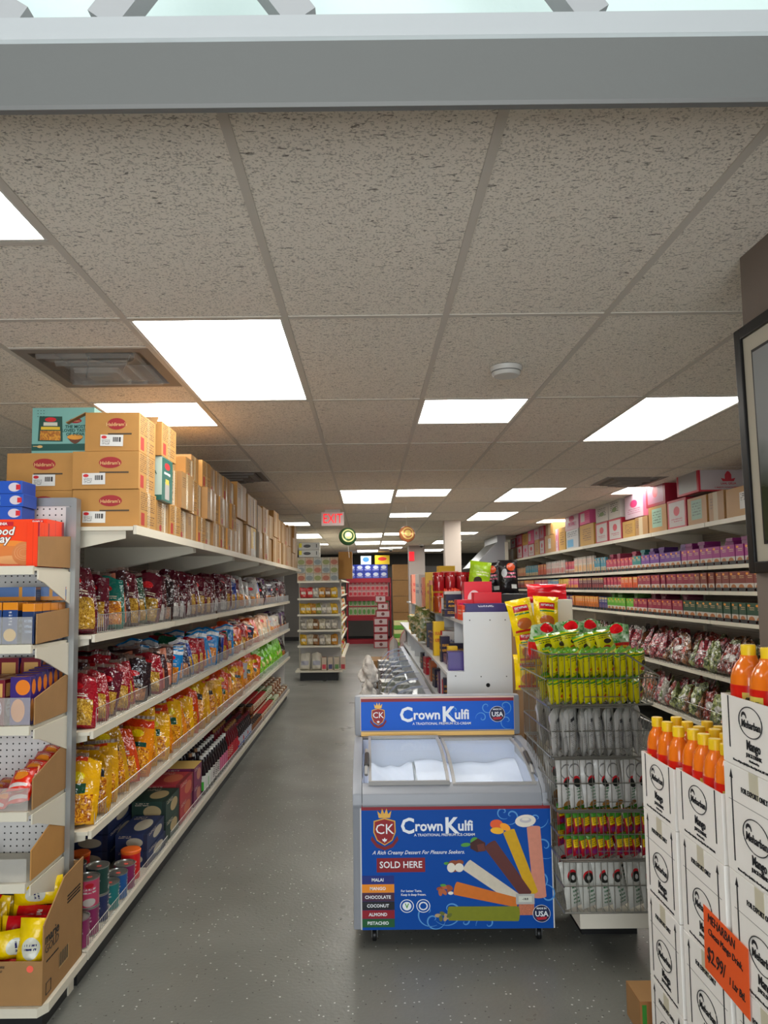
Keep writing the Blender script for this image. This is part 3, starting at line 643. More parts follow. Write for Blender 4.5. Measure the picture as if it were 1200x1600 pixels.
TDOT = MB().lathe([(.011, .1135), (.011, .1142), (0, .1142)], m=TR, n=12).mesh('dot')
cols = ['purple', 'dark green', 'pink', 'teal', 'navy', 'blue', 'magenta']
def tin(x, y, z, c, label): 
    o = ob('food_tin', TINM[c], None, (x, y, z), (0, 0, rnd.uniform(-.5, .9)), label, 'tin', 'sweet tins on the left base shelf'); ob('price_dot', TDOT, o, (.01, 0, 0)); return o
spec = [(-1.225, 3.15, 1, ['purple']), (-1.335, 3.16, 3, ['navy', 'pink', 'pink']), (-1.455, 3.18, 2, ['dark green', 'navy']), (-1.57, 3.18, 3, ['blue', 'teal', 'purple']),
        (-1.228, 3.265, 2, ['purple', 'pink']), (-1.335, 3.29, 2, ['blue', 'dark green']), (-1.45, 3.30, 2, ['purple', 'navy']), (-1.57, 3.31, 3, ['navy', 'blue', 'magenta']),
        (-1.232, 3.395, 2, ['navy', 'dark green']), (-1.345, 3.42, 2, ['teal', 'navy']), (-1.46, 3.43, 2, ['navy', 'teal']),
        (-1.225, 3.515, 1, ['teal']), (-1.225, 3.63, 1, ['blue']), (-1.34, 3.55, 1, ['teal']), (-1.46, 3.56, 1, ['purple']), (-1.225, 3.745, 1, ['purple']), (-1.35, 3.68, 1, ['blue']), (-1.47, 3.69, 1, ['magenta'])]
for i, (x, y, n, cs) in enumerate(spec):
    for k in range(n):
        tin(x, y, .132+.1185*k, cs[k], f'{cs[k]} food tin, {"single" if n == 1 else ("bottom", "second", "third up")[k]} in {nth(i+1)} tin pile from near post')
for (x, y) in ((-1.235, 3.87), (-1.48, 3.83)):
    m = pm('red_tub_label', (206, 40, 44), [('t', .1, .3, .9, .7, (240, 220, 200), 3)], .35); ol = mat('orange_lid', (232, 104, 30), .4)
    o = ob('snack_tub', lathe_obj([(.046, 0), (.048, .13), (0, .13)], [m, m], 24), None, (x, y, .132), (0, 0, 0), 'red tub with orange lid beside the tins' + (', at the shelf edge' if x > -1.3 else ', further back on the shelf'), 'tub', 'red snack tubs')
    ob('lid', lathe_obj([(.05, 0), (.051, .012), (.047, .016), (0, .015)], [ol]*3, 24), o, (0, 0, .126))
def boxm(name, c, acc): return pm(name, c, [('e', .6, .5, .26, .3, acc), ('t', .1, .75, .5, .92, (216, 200, 180), 2), ('r', .88, 0, 1, 1, (c[0]*.7, c[1]*.7, c[2]*.7))], .5)
NAVB, GRNB, REDB, PURB = boxm('box_navy', (30, 46, 86), (196, 188, 170)), boxm('box_green', (32, 60, 50), (190, 170, 130)), boxm('box_coral', (176, 58, 66), (206, 120, 90)), boxm('box_purple', (122, 34, 84), (200, 140, 120))
YT = mat('box_yellow_top', (212, 176, 96), .6)
def sbox(x1, y0, z, w, d, h, m, label, top=None): return ob('sweet_box', carton_mesh(w, d-.006, h-.002, {'x': m, 'f': m, 't': top or m}, .001), None, (x1-w/2, y0, z), (0, 0, rnd.uniform(-.02, .02)), label, 'box', 'sweet boxes on the left base shelf')
for k in range(2): sbox(-1.19, 4.0, .132+.085*k, .17, .34, .085, NAVB, f'navy sweet box at the shelf edge behind the tins, {("lower","upper")[k]} one')
for k in range(4): sbox(-1.40, 4.0, .132+.085*k, .24, .42, .085, NAVB, f'navy sweet box in the inner pile behind the tins, {("lowest","second lowest","third up","topmost")[k]}')
for k in range(2): sbox(-1.19, 4.36, .132+.12*k, .2, .3, .12, GRNB, f'dark green sweet box between navy and coral boxes, {("lower","upper")[k]} one')
sbox(-1.42, 4.45, .132+.0, .24, .3, .30, GRNB, 'big dark green sweet box behind the green pair')
for k in range(2): sbox(-1.19, 4.68, .132+.125*k, .22, .34, .125, REDB, f'coral red sweet box at the shelf edge, {("lower","upper")[k]} one')
sbox(-1.43, 4.78, .132, .22, .34, .31, REDB, 'coral red sweet box standing further back on the shelf')
for k in range(2): sbox(-1.19, 5.05, .132+.13*k, .2, .24, .13, PURB, f'purple sweet box next to the bottles, {("lower","upper with a yellow top")[k]}', YT if k else None)
sbox(-1.41, 5.15, .132, .22, .26, .30, PURB, 'purple sweet box behind the purple pair, yellow top', YT)
CAPW = mat('bottle_cap_white', (214, 212, 206), .4); DGL = mat('dark_glass', (26, 12, 16), .08, spec=.8); GGL = mat('green_dark_glass', (18, 26, 16), .08, spec=.8)
def bottle(gl, cap, lab, h=.27, r=.033):
    return (lathe_obj([(r*.9, 0), (r, .006), (r, h*.6), (r*.8, h*.7), (r*.42, h*.8), (r*.38, h*.93), (0, h*.93)], [gl]*6, 18), lathe_obj([(r*.45, 0), (r*.45, h*.085), (0, h*.087)], [cap]*2, 16), lathe_obj([(r+.0006, h*.12), (r+.0008, h*.5)], [lab], 18), h)
BK = [('dark syrup', bottle(DGL, CAPW, pm('lab_green', (220, 222, 214), [('r', 0, 0, .6, .6, (60, 150, 50))], .4))), ('dark sauce', bottle(DGL, CAPW, pm('lab_white', (214, 208, 204), [('t', .1, .1, .9, .9, (60, 50, 50), 6)], .4))),
      ('pink-labelled syrup', bottle(DGL, CAPW, pm('lab_pink', (206, 120, 150), [('e', .3, .5, .2, .4, (230, 220, 220))], .4))), ('red-labelled syrup', bottle(mat('red_glass', (90, 10, 22), .08), mat('gold_cap', (150, 110, 60), .35, metal=.5), pm('lab_red', (176, 30, 50), [('t', .1, .2, .9, .8, (220, 200, 180), 4)], .4), .30)),
      ('slim brown', bottle(DGL, mat('tan_cap', (150, 110, 76), .4), pm('lab_dark', (60, 40, 30), [('t', .1, .1, .9, .9, (190, 160, 110), 6)], .4), .285, .029)), ('blue-labelled', bottle(DGL, mat('maroon_cap', (100, 20, 30), .4), pm('lab_blue', (190, 196, 206), [('e', .4, .5, .25, .35, (190, 40, 50)), ('r', 0, 0, 1, .25, (40, 70, 140))], .4), .25, .036))]
for ri in range(4):
    y = 5.37+.02*ri; i = 0
    while y < 7.45:
        kk = (0 if ri == 0 else 1) if y < 5.6 else 1 if y < 5.9 else 2 if y < 6.2 else 3 if y < 6.7 else 5
        if ri > 0 and y < 5.6: kk = 4 if (ri+i) % 2 else 1
        nm, (bm1, cm1, lm1, h) = BK[kk]
        o = ob('sauce_bottle', bm1, None, (-1.215-.085*ri, y, .132), (0, 0, rnd.uniform(-.6, 2)), f'{nm} bottle, {nth(i+1)} along the {("front","second","third","back")[ri]} bottle row, left base shelf', 'bottle', 'bottles on the left base shelf')
        ob('cap', cm1, o, (0, 0, h*.915)); ob('bottle_label', lm1, o)
        y += .082; i += 1
JB = {}
for nm, lid, body in (('red-lidded', (168, 32, 36), (196, 182, 160)), ('green-lidded', (60, 110, 40), (190, 196, 170)), ('dark-lidded', (40, 30, 28), (130, 90, 60))):
    lm = mat('jarlid_'+nm, lid, .35); bmt = pm('jarbody_'+nm, body, [('t', .05, .3, .95, .8, (120, 60, 50), 3), ('r', 0, 0, 1, .2, (110, 60, 30))], .2)
    JB[nm] = (lathe_obj([(.036, 0), (.038, .004), (.038, .08), (.03, .09), (0, .09)], [bmt]*4, 16), lathe_obj([(.033, 0), (.033, .016), (0, .017)], [lm]*2, 16))
for ri in range(4):
    y = 7.5; i = 0
    while y < 10.7:
        nm = 'dark-lidded' if y < 8.2 else ('red-lidded' if y < 9.2 else 'green-lidded' if y < 9.7 else 'red-lidded' if i % 2 else 'dark-lidded')
        seg = 'nearer' if y < 8.7 else 'further'
        for k in range(2 if (ri and y > 8.0) else 1):
            o = ob('food_jar', JB[nm][0], None, (-1.215-.09*ri, y, .132+.108*k), (0, 0, rnd.uniform(0, 3)), f'{nm} jar, {("front","second","third","back")[ri]} row of the {seg} jars, left base shelf', 'jar', f'{nm} {seg} jars, {("front","second","third","back")[ri]} row')
            if y < 9.3: ob('lid', JB[nm][1], o, (0, 0, .088))
        y += .088 if y < 9 else .12; i += 1
ob('bottle_case', carton_mesh(.3, .5, .16, {'x': CARD2, 'f': CARD2}), None, (-1.3, 9.9, .135), (0, 0, 0), 'open cardboard case near the far end of the left base shelf', 'cardboard box') if False else None

# ------------------------------------------------------------------ goods on the near end bay
ORB = mat('orange_carton', (236, 76, 22), .45); ORB2 = pm('orange_carton_side', (234, 72, 24), [('r', .48, 0, .5, 1, (180, 40, 20)), ('r', .86, 0, 1, 1, (150, 20, 40))], .35)
PCH = pm('biscuit_front', (236, 76, 22), [('r', 0, 0, 1, .53, (214, 104, 74)), ('e', .70, .34, .26, .22, (232, 150, 70)), ('e', .70, .30, .2, .15, (214, 134, 76)), ('e', .74, .16, .17, .09, (228, 172, 120))], .4)
e = ob('biscuit_carton', carton_mesh(.50, .16, .19, {'x': ORB, 'f': PCH, 'r': ORB2}), None, (-1.51, 2.86, 1.693), (0, 0, 0), 'orange family pack biscuit carton on the top shelf of the near end bay', 'biscuit box')
ob('cookie_print', MB().prism([(.048*cos(a*pi/14), .046*sin(a*pi/14)) for a in range(28)], -.001, 0, 'y', mat('cookie', (200, 122, 66), .6)), e, (.163, -.0006, .055))
for i, r_ in enumerate((.038, .028, .018)): ob('cookie_ring', MB().tube([(r_*cos(a*pi/14), 0, r_*.8*sin(a*pi/14)) for a in range(28)], .0012, mat('cookie_dark', (220, 160, 110), .6), 4, closed=True), e, (.163, -.0018, .058))
b = ob('printed_badge', MB().prism([(-.022, .016), (.022, .016), (.022, -.020), (0, -.029), (-.022, -.020)], -.0016, -.0004, 'y', mat('badge_red', (186, 18, 38), .45)), e, (.213, 0, .172))
ob('lettering', text('FAMILY', .0125, PAPER, .02), b, (0, -.002, .007), FR); ob('lettering', text('PACK', .0095, PAPER, .02), b, (0, -.002, -.006), FR)
ob('lettering', text('BRITANNIA', .015, PAPER, .02), ob('printed_bar', MB().box(-.066, .062, -.0016, -.0004, -.008, .008, mat('badge_red', ())), e, (.055, 0, .172)), (0, -.002, 0), FR)
for s, z in (('Good', .142), ('Day', .112)):
    ob('lettering', text(s, .045, mat('brown_outline', (92, 40, 24), .5), .06, .2), e, (.068, -.0015, z), FR); ob('lettering', text(s, .045, PAPER, .02, .2), e, (.068, -.0026, z), FR)
for i in range(2): ob('biscuit_carton', carton_mesh(.05, .085, .17-.01*i, {'x': ORB2, 'f': ORB2}), None, (-1.275, 2.775-.0*i, 1.694), (0, 0, 0), 'narrow orange biscuit carton behind the topmost cardboard guard', 'biscuit box') if i == 0 else None
# blue cartons stacked on it
BLC = pm('blue_carton_front', (34, 86, 176), [('r', .3, .1, .52, .9, (206, 196, 176)), ('r', .05, .1, .12, .9, (214, 214, 210)), ('t', .56, .1, .7, .9, (150, 180, 214), 6), ('e', .9, .5, .08, .35, (220, 214, 220)), ('r', .92, .3, .98, .7, (196, 40, 50))], .45)
for k in range(3): ob('blue_carton', carton_mesh(.30, .12, .051, {'x': mat('blue_card', (20, 62, 150), .5), 'f': BLC}), None, (-1.525+.006*(k % 2), 2.885, 1.885+.052*k), (0, 0, rnd.uniform(-.03, .03)), f'blue food carton lying flat on the orange biscuit carton, {("lowest","middle","topmost")[k]} of the pile', 'food box', 'blue cartons on the orange biscuit carton')
# shelf B: blue tall biscuit boxes
BB = pm('blue_biscuit', (36, 66, 116), [('r', 0, .82, 1, 1, (214, 140, 40)), ('e', .5, .22, .42, .15, (222, 186, 110)), ('t', .4, .42, .62, .78, (220, 220, 224), 5)], .3)
BBS = pm('blue_biscuit_side', (34, 54, 92), [('r', 0, .8, 1, 1, (214, 140, 40)), ('t', .2, .2, .8, .6, (150, 170, 200), 3)], .3)
def tall(name, x, y, z, w, d, h, mf, ms_, label, grp, rot=0):
    return ob(name, carton_mesh(w, d, h, {'x': ms_, 'f': mf}, .001), None, (x, y, z), (0, 0, rot), label, 'biscuit box', grp)
for i, x in enumerate((-1.335, -1.395, -1.46, -1.525)):
    for j in range(4): tall('biscuit_box', x+.002*j, 2.735+.072*j, 1.404, .055, .065, .155, BB, BBS, f'dark blue upright biscuit box, {nth(i+1)} from cardboard guard, {("front","second","third","back")[j]} row', 'blue biscuit boxes on the end bay')
for j in range(4): tall('biscuit_box', -1.272, 2.745+.072*j, 1.404, .045, .065, .15, BBS, BBS, f'blue biscuit box against the cardboard guard, {("front","second","third","back")[j]} one', 'blue biscuit boxes on the end bay')
for j in range(2): ob('biscuit_pack', carton_mesh(.16, .06, .055, {'x': BBS, 'f': pm('blue_flat', (96, 124, 170), [('r', 0, 0, 1, .3, (214, 140, 40)), ('r', .6, 0, .68, 1, (214, 150, 50))], .2)}), None, (-1.40+.09*j, 2.90+.07*j, 1.562), (0, 0, .1), f'clear-wrapped biscuit pack lying on the blue boxes, {("left","right")[j]} one', 'biscuit box', 'flat packs on the blue boxes')
# shelf C: maroon and purple boxes
MRB = pm('maroon_biscuit', (110, 22, 40), [('r', .15, .62, .85, .92, (214, 170, 110)), ('e', .5, .36, .32, .2, (214, 206, 214)), ('t', .25, .28, .75, .44, (110, 22, 40), 2)], .35)
PUB = pm('purple_biscuit', (60, 38, 110), [('e', .62, .78, .36, .16, (222, 130, 40)), ('e', .4, .3, .34, .24, (214, 150, 90))], .35)
for i, x in enumerate((-1.375, -1.435, -1.50)):
    for j in range(3): tall('biscuit_box', x, 2.735+.075*j, 1.108, .055, .07, .165, MRB, MRB, f'maroon biscuit box, {nth(i+1)} left of the purple ones, {("front","second","third")[j]} row', 'maroon biscuit boxes on the end bay')
for i in range(6): tall('biscuit_box', -1.292, 2.74+.048*i, 1.108, .075, .044, .175+.004*i, PUB, PUB, f'purple biscuit box on the end bay, {nth(i+1)} from the shelf front', 'purple biscuit boxes on the end bay')
for i in range(2): tall('biscuit_box', -1.36-.09*i, 2.97, 1.108, .08, .05, .225, MRB, PUB, f'taller maroon box standing behind the row on the third shelf, {("right","left")[i]} one', 'tall back boxes')
# shelf D: red-orange packets
RPK = pm('red_packet', (206, 50, 26), [('e', .5, .5, .3, .2, (236, 150, 60)), ('r', .1, .06, .9, .16, (220, 210, 206)), ('t', .3, .6, .8, .75, (240, 230, 220), 2)], .25, bump=.3)
RPM = [pillow(.085, .12, .04, s, RPK) for s in range(3)]
q = 0
for i in range(4):
    for j in range(4):
        for k in range(2 if i == 0 else 1):
            q += 1; ob('biscuit_packet', RPM[q % 3], None, (-1.29-.088*i, 2.735+.072*j, .806+.045*k+(.025 if i == 0 else 0)+.014*j*(i == 0)), (R(-78 if i else -65), R(rnd.uniform(-9, 9)), R(rnd.uniform(-12, 12))), f'red-orange biscuit packet, fourth end bay shelf, {nth(i+1)} column, {nth(j+1)} deep, {("lower","upper")[k]}', 'biscuit packet', 'red packets on the end bay')
ob('plastic_jar_lid', MB().lathe([(.05, 0), (.052, .03), (.04, .045), (0, .048)], m=mat('blue_lid', (24, 34, 92), .35), n=24).mesh('l', smooth=True), None, (-1.54, 2.9, .556), (0, 0, 0), 'dark blue round jar on the nearly empty shelf of the end bay', 'jar')
# open display carton with yellow and red packets on the base
MG = empty('open_carton', (-1.475, 2.715, .132), label='open brown cardboard carton of biscuit packets on the base of the end bay', cat='cardboard box')
def q4(n, a, m=CARD2): return ob(n, a, MG)
q4('front_wall', MB().box(-.33, .30, 0, .005, 0, .15, CARD2)); q4('side_wall', MB().prism([(0.005, 0), (.365, 0), (.365, .385), (.18, .375), (.005, .27)], .295, .30, 'x', CARD2)); q4('back_wall', MB().box(-.33, .30, .36, .365, 0, .37, CARD2)); q4('bottom', MB().box(-.33, .295, .005, .36, 0, .004, CARD2))
for s, sz, y, z, sh in (('marie', .052, .075, .215, 0), ('GOLD', .042, .075, .178, 0)): ob('lettering', text(s, sz, INK if s == 'marie' else mat('ink_line', (60, 48, 38), .6), .012 if s == 'marie' else 0), MG, (.3008, y, z), FX)
for i in range(3): ob('lettering', text('BRITANNIA INDUSTRIES LIMITED', .0085, INK), MG, (.3008, .27-.0*i, .29-.012*i), FX)
ob('lettering', text('KEEP IN A COOL DRY PLACE', .008, INK, 0, .3), MG, (.3008, .08, .135), FX)
ob('barcode', MB().face([(.3008, .14, .055), (.3008, .23, .055), (.3008, .23, .11), (.3008, .14, .11)], pm('barcode', (176, 146, 100), [('r', k/14, .1, k/14+.03+.02*(k % 3), 1, (40, 34, 30)) for k in range(0, 13)], .6)), MG)
ob('printed_symbol', MB().tube([(.301, .03, .02), (.301, .07, .02), (.301, .07, .06), (.301, .03, .06)], .0016, INK, 4, closed=True), MG)
for i, s in enumerate(('BRITANNIA CONSUMER CARE', 'PO BOX 2070 BENGALURU')): ob('lettering', text(s, .011, INK, .01), MG, (.09, -.0012, .132-.014*i), FR)
ob('price_dot', MB().lathe([(.012, 0), (.012, .001), (0, .001)], m=mat('dot_coral', (236, 96, 76), .5), n=20), MG, (.255, -.0002, .125), (R(90), 0, 0))
YP = pm('yellow_packet', (232, 200, 24), [('e', .5, .5, .3, .2, (214, 214, 200)), ('t', .3, .42, .7, .58, (40, 40, 90), 2)], .25, bump=.3)
RP = pm('crimson_packet', (186, 20, 34), [('t', .1, .4, .9, .6, (230, 220, 214), 1), ('r', 0, .82, 1, 1, (226, 190, 30)), ('r', 0, 0, 1, .1, (226, 190, 30))], .25, bump=.3)
YM = [pillow(.11, .19, .065, s, YP) for s in (4, 5)]; RM = [pillow(.11, .20, .065, s, RP) for s in (6, 7)]
n = 0
for r_, (y, z0) in enumerate(((.065, .075), (.15, .13), (.235, .20), (.31, .215))):
    for lv in range(2):
        for c_ in range(3):
            n += 1; yel = (r_+c_) % 2 == 0 if lv else r_ == 1
            ob('biscuit_packet', (YM if yel else RM)[(c_+r_) % 2], None, (-1.475-.325+.202*c_, 2.715+y, .132+z0+.062*lv+(.03 if yel else 0)), (R(rnd.uniform(-14, 10)), R(90+rnd.uniform(-7, 7)), R(rnd.uniform(-10, 10))), f'{"yellow" if yel else "red"} biscuit packet in the open carton, {nth(r_+1)} row back, {("left","middle","right")[c_]}, {("lower","upper")[lv]}', 'biscuit packet', 'packets in the open carton')
ob('biscuit_packet', YM[0], None, (-1.475+.225, 2.715+.06, .21), (R(-6), R(5), R(8)), 'yellow biscuit packet standing upright at the right front of the open carton', 'biscuit packet', 'packets in the open carton')

# ------------------------------------------------------------------ mango drink cases on the right
def arrow(par, y0, z0, z1, head=True, w=.005):
    mb = MB(); mb.box(-.0012, -.0002, y0-w/2, y0+w/2, z0, z1-(.02 if head else 0), INK)
    if head: mb.face([(-.001, y0+.009, z1-.024), (-.001, y0-.009, z1-.024), (-.001, y0, z1)], INK)
    return ob('printed_arrow' if head else 'printed_line', mb, par)
def mring(par, y, z, s=1):
    ob('printed_ring', MB().tube([(-.0014, y+.062*s*cos(a*pi/20), z+.042*s*sin(a*pi/20)) for a in range(40)], .0014, INK, 4, closed=True), par)
    ob('printed_emblem', MB().face([(-.0012, y+.034*s-.015*s*cos(a*pi/10), z+.010*s+.016*s*sin(a*pi/10)) for a in range(0, 11)] + [(-.0012, y+.034*s+.010*s*cos(a*pi/10), z+.008*s+.009*s*sin(a*pi/10)) for a in range(0, 11)], INK), par)
    ob('lettering', text('Meharban', .030*s, INK, .012, .1, .85), par, (-.0016, y-.002, z-.008*s), FL)
MBH = .284
def case(y0, y1, z0, z1, label, kind, yaw=0, x0=.97):
    w = y1-y0; h = z1-z0; c = (y0+y1)/2; e = empty('drink_case', (x0, c, z0), (0, 0, yaw), label, 'cardboard box', 'white mango drink cases')
    X = .215
    if kind == 'full':
        ob('box_body', MB().box(0, X, -w/2+.003, w/2-.003, .001, h-.001, CARDW).mesh('b', bevel=.003), e)
        ob('lettering', text('FOR EXPORT ONLY', .019, INK, .014, 0, .75), e, (-.0012, -.0, h*.80), FL)
        arrow(e, w*.36, .03, h-.012); arrow(e, -w*.36, .03, h-.012); mring(e, 0, h*.44)
        ob('lettering', text('Mango', .034, INK, .02, 0, .75), e, (-.0012, -.01, h*.22), FL); ob('lettering', text('JUICE DRINK', .013, INK, .03), e, (-.0012, -.01, h*.135), FL)
        ob('lettering', text('House of Spices (India) Inc. New Hyde Park, NY 11042 USA', .008, INK, .02), e, (-.0012, 0, h*.05), FL)
        ob('crease', MB().box(-.0008, 0.0002, -w*.42, w*.42, h*.665, h*.67, mat('crease_grey', (150, 146, 140), .7)), e)
        ob('tape', MB().box(-.0007, 0.0001, -.022, .022, h*.78, h-.001, mat('aged_tape', (204, 196, 170), .3)), e)
    else:
        m = CARDW; t = .004
        for n, a in (('front_wall', (0, t, -w/2+.003, w/2-.003)), ('back_wall', (X-t, X, -w/2+.003, w/2-.003)), ('end_wall', (t, X-t, -w/2+.003, -w/2+.003+t)), ('end_wall', (t, X-t, w/2-.003-t, w/2-.003))): ob(n, MB().box(*a, .001, h, m), e)
        ob('bottom', MB().box(t, X-t, -w/2+.007, w/2-.007, .001, .004, m), e)
        arrow(e, w*.36, .045, h-.001, False); arrow(e, -w*.36, .045, h-.001, False); mring(e, 0, h*.70, .92)
        ob('lettering', text('Mango', .034, INK, .02, 0, .75), e, (-.0012, -.01, h*.37), FL); ob('lettering', text('JUICE DRINK', .013, INK, .03), e, (-.0012, -.01, h*.235), FL)
        ob('lettering', text('Distributed by:', .008, INK, .02), e, (-.0012, -.01, h*.16), FL)
        ob('lettering', text('House of Spices (India) Inc. New Hyde Park, NY 11042 USA', .008, INK, .02), e, (-.0012, 0, h*.09), FL)
    return e
CN = ['bottom case', 'second case up', 'third case up', 'fourth case up']
for ci, (nm, y0, y1, zs, tz) in enumerate((('far', 2.385, 2.665, [0, .245, .53, .815], 1.008), ('middle', 2.068, 2.368, [0, .245, .53, .828], 1.02), ('nearest', 1.735, 2.048, [0, .262, .545, .836, 1.118], 1.30))):
    for k in range(len(zs)-1): case(y0, y1, zs[k], zs[k+1], f'white mango drink case, {CN[k]} in the {nm} stack' + (' behind the orange price card' if (ci, k) == (1, 1) else ''), 'full', rnd.uniform(-.012, .012))
    case(y0, y1, zs[-1], tz, f'cut-open white mango drink case full of bottles on the {nm} stack', 'cut', rnd.uniform(-.008, .008))
ORJ = mat('orange_juice', (246, 120, 14), .18, spec=.7, coat=.4, var=.06, bscale=6); YC = mat('yellow_cap', (242, 200, 24), .4)
BL = pm('juice_label', (206, 36, 20), [('r', .02, .12, .2, .85, (226, 206, 110)), ('t', .04, .2, .18, .75, (60, 70, 40), 4), ('e', .45, .55, .1, .4, (226, 196, 206)), ('r', .62, .12, .82, .85, (226, 206, 110)), ('t', .64, .2, .8, .75, (60, 70, 40), 4)], .3)
def jb(r, h, body):
    rr = r
    return lathe_obj([(rr*.8, 0), (rr, .01), (rr, h*.26), (rr*.95, h*.28), (rr*.95, h*.5), (rr, h*.66), (rr*.97, h*.72), (rr*.86, h*.78), (rr*.68, h*.83), (rr*.48, h*.866), (rr*.43, h*.9), (0, h*.9)], [ORJ]*11, 28), \
        MB().lathe([(.0185, 0), (.0188, .028), (.017, .031), (0, .031)], m=YC, n=28).mesh('cap', smooth=True), \
        lathe_obj([(rr*1.005, h*.27), (rr*1.015, h*.28), (rr*1.015, h*.645), (rr*1.005, h*.655)], [BL]*3, 28)
JS, JL = jb(.037, .318, 0), jb(.0475, .315, 0)
def juice(P, x, y, z, h, label, grp):
    o = ob('juice_bottle', P[0], None, (x, y, z), (0, 0, rnd.uniform(2.4, 4.4)), label, 'juice bottle', grp)
    ob('cap', P[1], o, (0, 0, h*.9-.012+.012-.003)); ob('bottle_label', P[2], o)
for nm, y0, y1, z in (('far', 2.385, 2.665, .82), ('middle', 2.068, 2.368, .833)):
    n = 0
    for i in range(3 if nm == 'far' else 4):
        for j in range(2 if False else 3):
            if nm == 'far' and (i, j) in ((0, 2),): continue
            n += 1; st = (y1-y0-.016)/(3 if nm == 'far' else 4)
            if nm == 'middle' and j == 0 and i < 1: pass
            juice(JS, .97+.0425+.069*j*.98, y1-.008-st*(i+.5), z, .318, f'orange mango drink bottle, {nm} case, {("left","centre","right")[j]} file, {nth(i+1)} from the back', 'mango drink bottles')
for i in range(3):
    for j in range(2): juice(JL, .97+.055+.102*j, 1.735+.056+.1*i, 1.124, .315, f'larger mango drink bottle in the nearest case, {("nearest","middle","farthest")[i]} one {("at the aisle side","against the wall")[j]}', 'large mango drink bottles')
# price card
PCM = mat('orange_card', (240, 92, 30), .6)
pc = empty('price_card', (.9655, 2.085, .487), (R(2), 0, 0), 'orange handwritten price card taped on the middle stack of white cases', 'price sign')
ob('card', MB().box(0, .001, -.125, .125, 0, .18, PCM), pc)
for s, sz, y, z, b_ in (('MEHARBAN', .036, .02, .155, .0), ('Cheasa Mango Drink,', .027, 0, .118, .0), ('$2.99/1 Ltr Btl.', .034, -.03, .045, .006)):
    if s[0] == '$':
        ob('lettering', text('$2.99/', .056, INK, .006, .15, .75), pc, (-.001, .055, .052), (R(90), 0, R(-90))); ob('lettering', text('1 Ltr Btl.', .030, INK, .006, .15, .8), pc, (-.001, -.062, .044), (R(90), 0, R(-90)))
    else: ob('lettering', text(s, sz, INK, b_, .15, .82), pc, (-.001, y, z), (R(90), 0, R(-90)))
STR = pm('striped_carton', (150, 104, 62), [('r', k/5+.04, .1, k/5+.12, .9, (50, 120, 40)) for k in range(5)], .7)
ob('striped_carton', carton_mesh(.2, .14, .12, {'x': CARD2, 'f': STR}), None, (1.05, 2.72, .001), (0, 0, 0), 'small brown and green carton on the floor behind the white cases', 'cardboard box')
# framed picture on the stub wall
BF = mat('black_frame', (14, 11, 10), .4, spec=.3); MATB = mat('picture_mat', (176, 168, 150), .6)
def picmat():
    m, nt, b = nodes_of('framed_print'); L = nt.links.new; tc = nt.nodes.new('ShaderNodeTexCoord'); sp = nt.nodes.new('ShaderNodeSeparateXYZ'); L(tc.outputs['Object'], sp.inputs[0])
    nz = nt.nodes.new('ShaderNodeTexNoise'); nz.inputs['Scale'].default_value = 9; L(tc.outputs['Object'], nz.inputs['Vector'])
    a = nt.nodes.new('ShaderNodeMath'); a.operation = 'MULTIPLY_ADD'; L(nz.outputs[0], a.inputs[0]); a.inputs[1].default_value = .12; L(sp.outputs[2], a.inputs[2])
    r = nt.nodes.new('ShaderNodeValToRGB'); L(a.outputs[0], r.inputs[0]); el = r.color_ramp.elements; el[0].position = .3; el[0].color = lin((40, 52, 34)); el[1].position = .45; el[1].color = lin((140, 142, 142))
    L(r.outputs[0], b.inputs['Base Color']); b.inputs['Roughness'].default_value = .12; return m
pf = empty('framed_picture', (1.189, 1.72, 1.63), (0, R(-.8), 0), 'black framed picture with pale mat hanging on the right wall', 'picture')
W2 = .515; H2 = .755
for n, a in (('frame_side', (-.024, 0, W2-.035, W2, 0, H2)), ('frame_side', (-.024, 0, -W2, -W2+.035, 0, H2)), ('frame_top', (-.024, 0, -W2+.035, W2-.035, H2-.035, H2)), ('frame_bottom', (-.024, 0, -W2+.035, W2-.035, 0, .035))): ob(n, MB().box(*a, BF).mesh('f', bevel=.004), pf)
ob('mat_board', MB().box(-.014, -.004, -W2+.035, W2-.035, .035, H2-.035, MATB), pf)
ob('inner_frame', MB().box(-.018, -.0145, -W2+.085, W2-.085, .085, H2-.085, BF), pf); ob('print', MB().box(-.020, -.0185, -W2+.095, W2-.095, .095, H2-.095, picmat()), pf)

# ------------------------------------------------------------------ kulfi freezer
GRY = mat('freezer_grey', (140, 143, 150), .38, bump=.02); GRD = mat('freezer_dark_grey', (92, 94, 98), .45); BLU = mat('poster_blue', (2, 72, 158), .45, spec=.25)
FRZ = empty('display_freezer', (.3675, 3.37, 0), label='grey chest freezer with blue kulfi poster and sliding glass lids', cat='freezer')
HWD = .447                     # half width
prof_out = [(.0, .085), (.0, .60), (-.012, .625), (-.004, .672), (.03, .702), (.10, .738), (.20, .768), (.32, .79), (.45, .80), (.62, .802), (.66, .79), (.66, .085)]
def side(x0, x1): return MB().prism(prof_out, x0, x1, 'x', GRY).mesh('side', bevel=.006, smooth=True)
ob('side_panel', side(-HWD, -HWD+.042), FRZ); ob('side_panel', side(HWD-.042, HWD), FRZ)
ob('front_rim', MB().prism([(.001, .60), (-.012, .625), (-.004, .672), (.03, .70), (.055, .708), (.055, .60)], -HWD+.043, HWD-.043, 'x', GRY).mesh('r', bevel=.004, smooth=True), FRZ)
ob('cabinet_body', MB().box(-HWD+.043, HWD-.043, .001, .05, .085, .60, GRY).box(-HWD+.043, HWD-.043, .05, .60, .085, .12, GRY), FRZ)
ob('back_rim', MB().box(-HWD+.043, HWD-.043, .60, .66, .085, .80, GRD), FRZ)
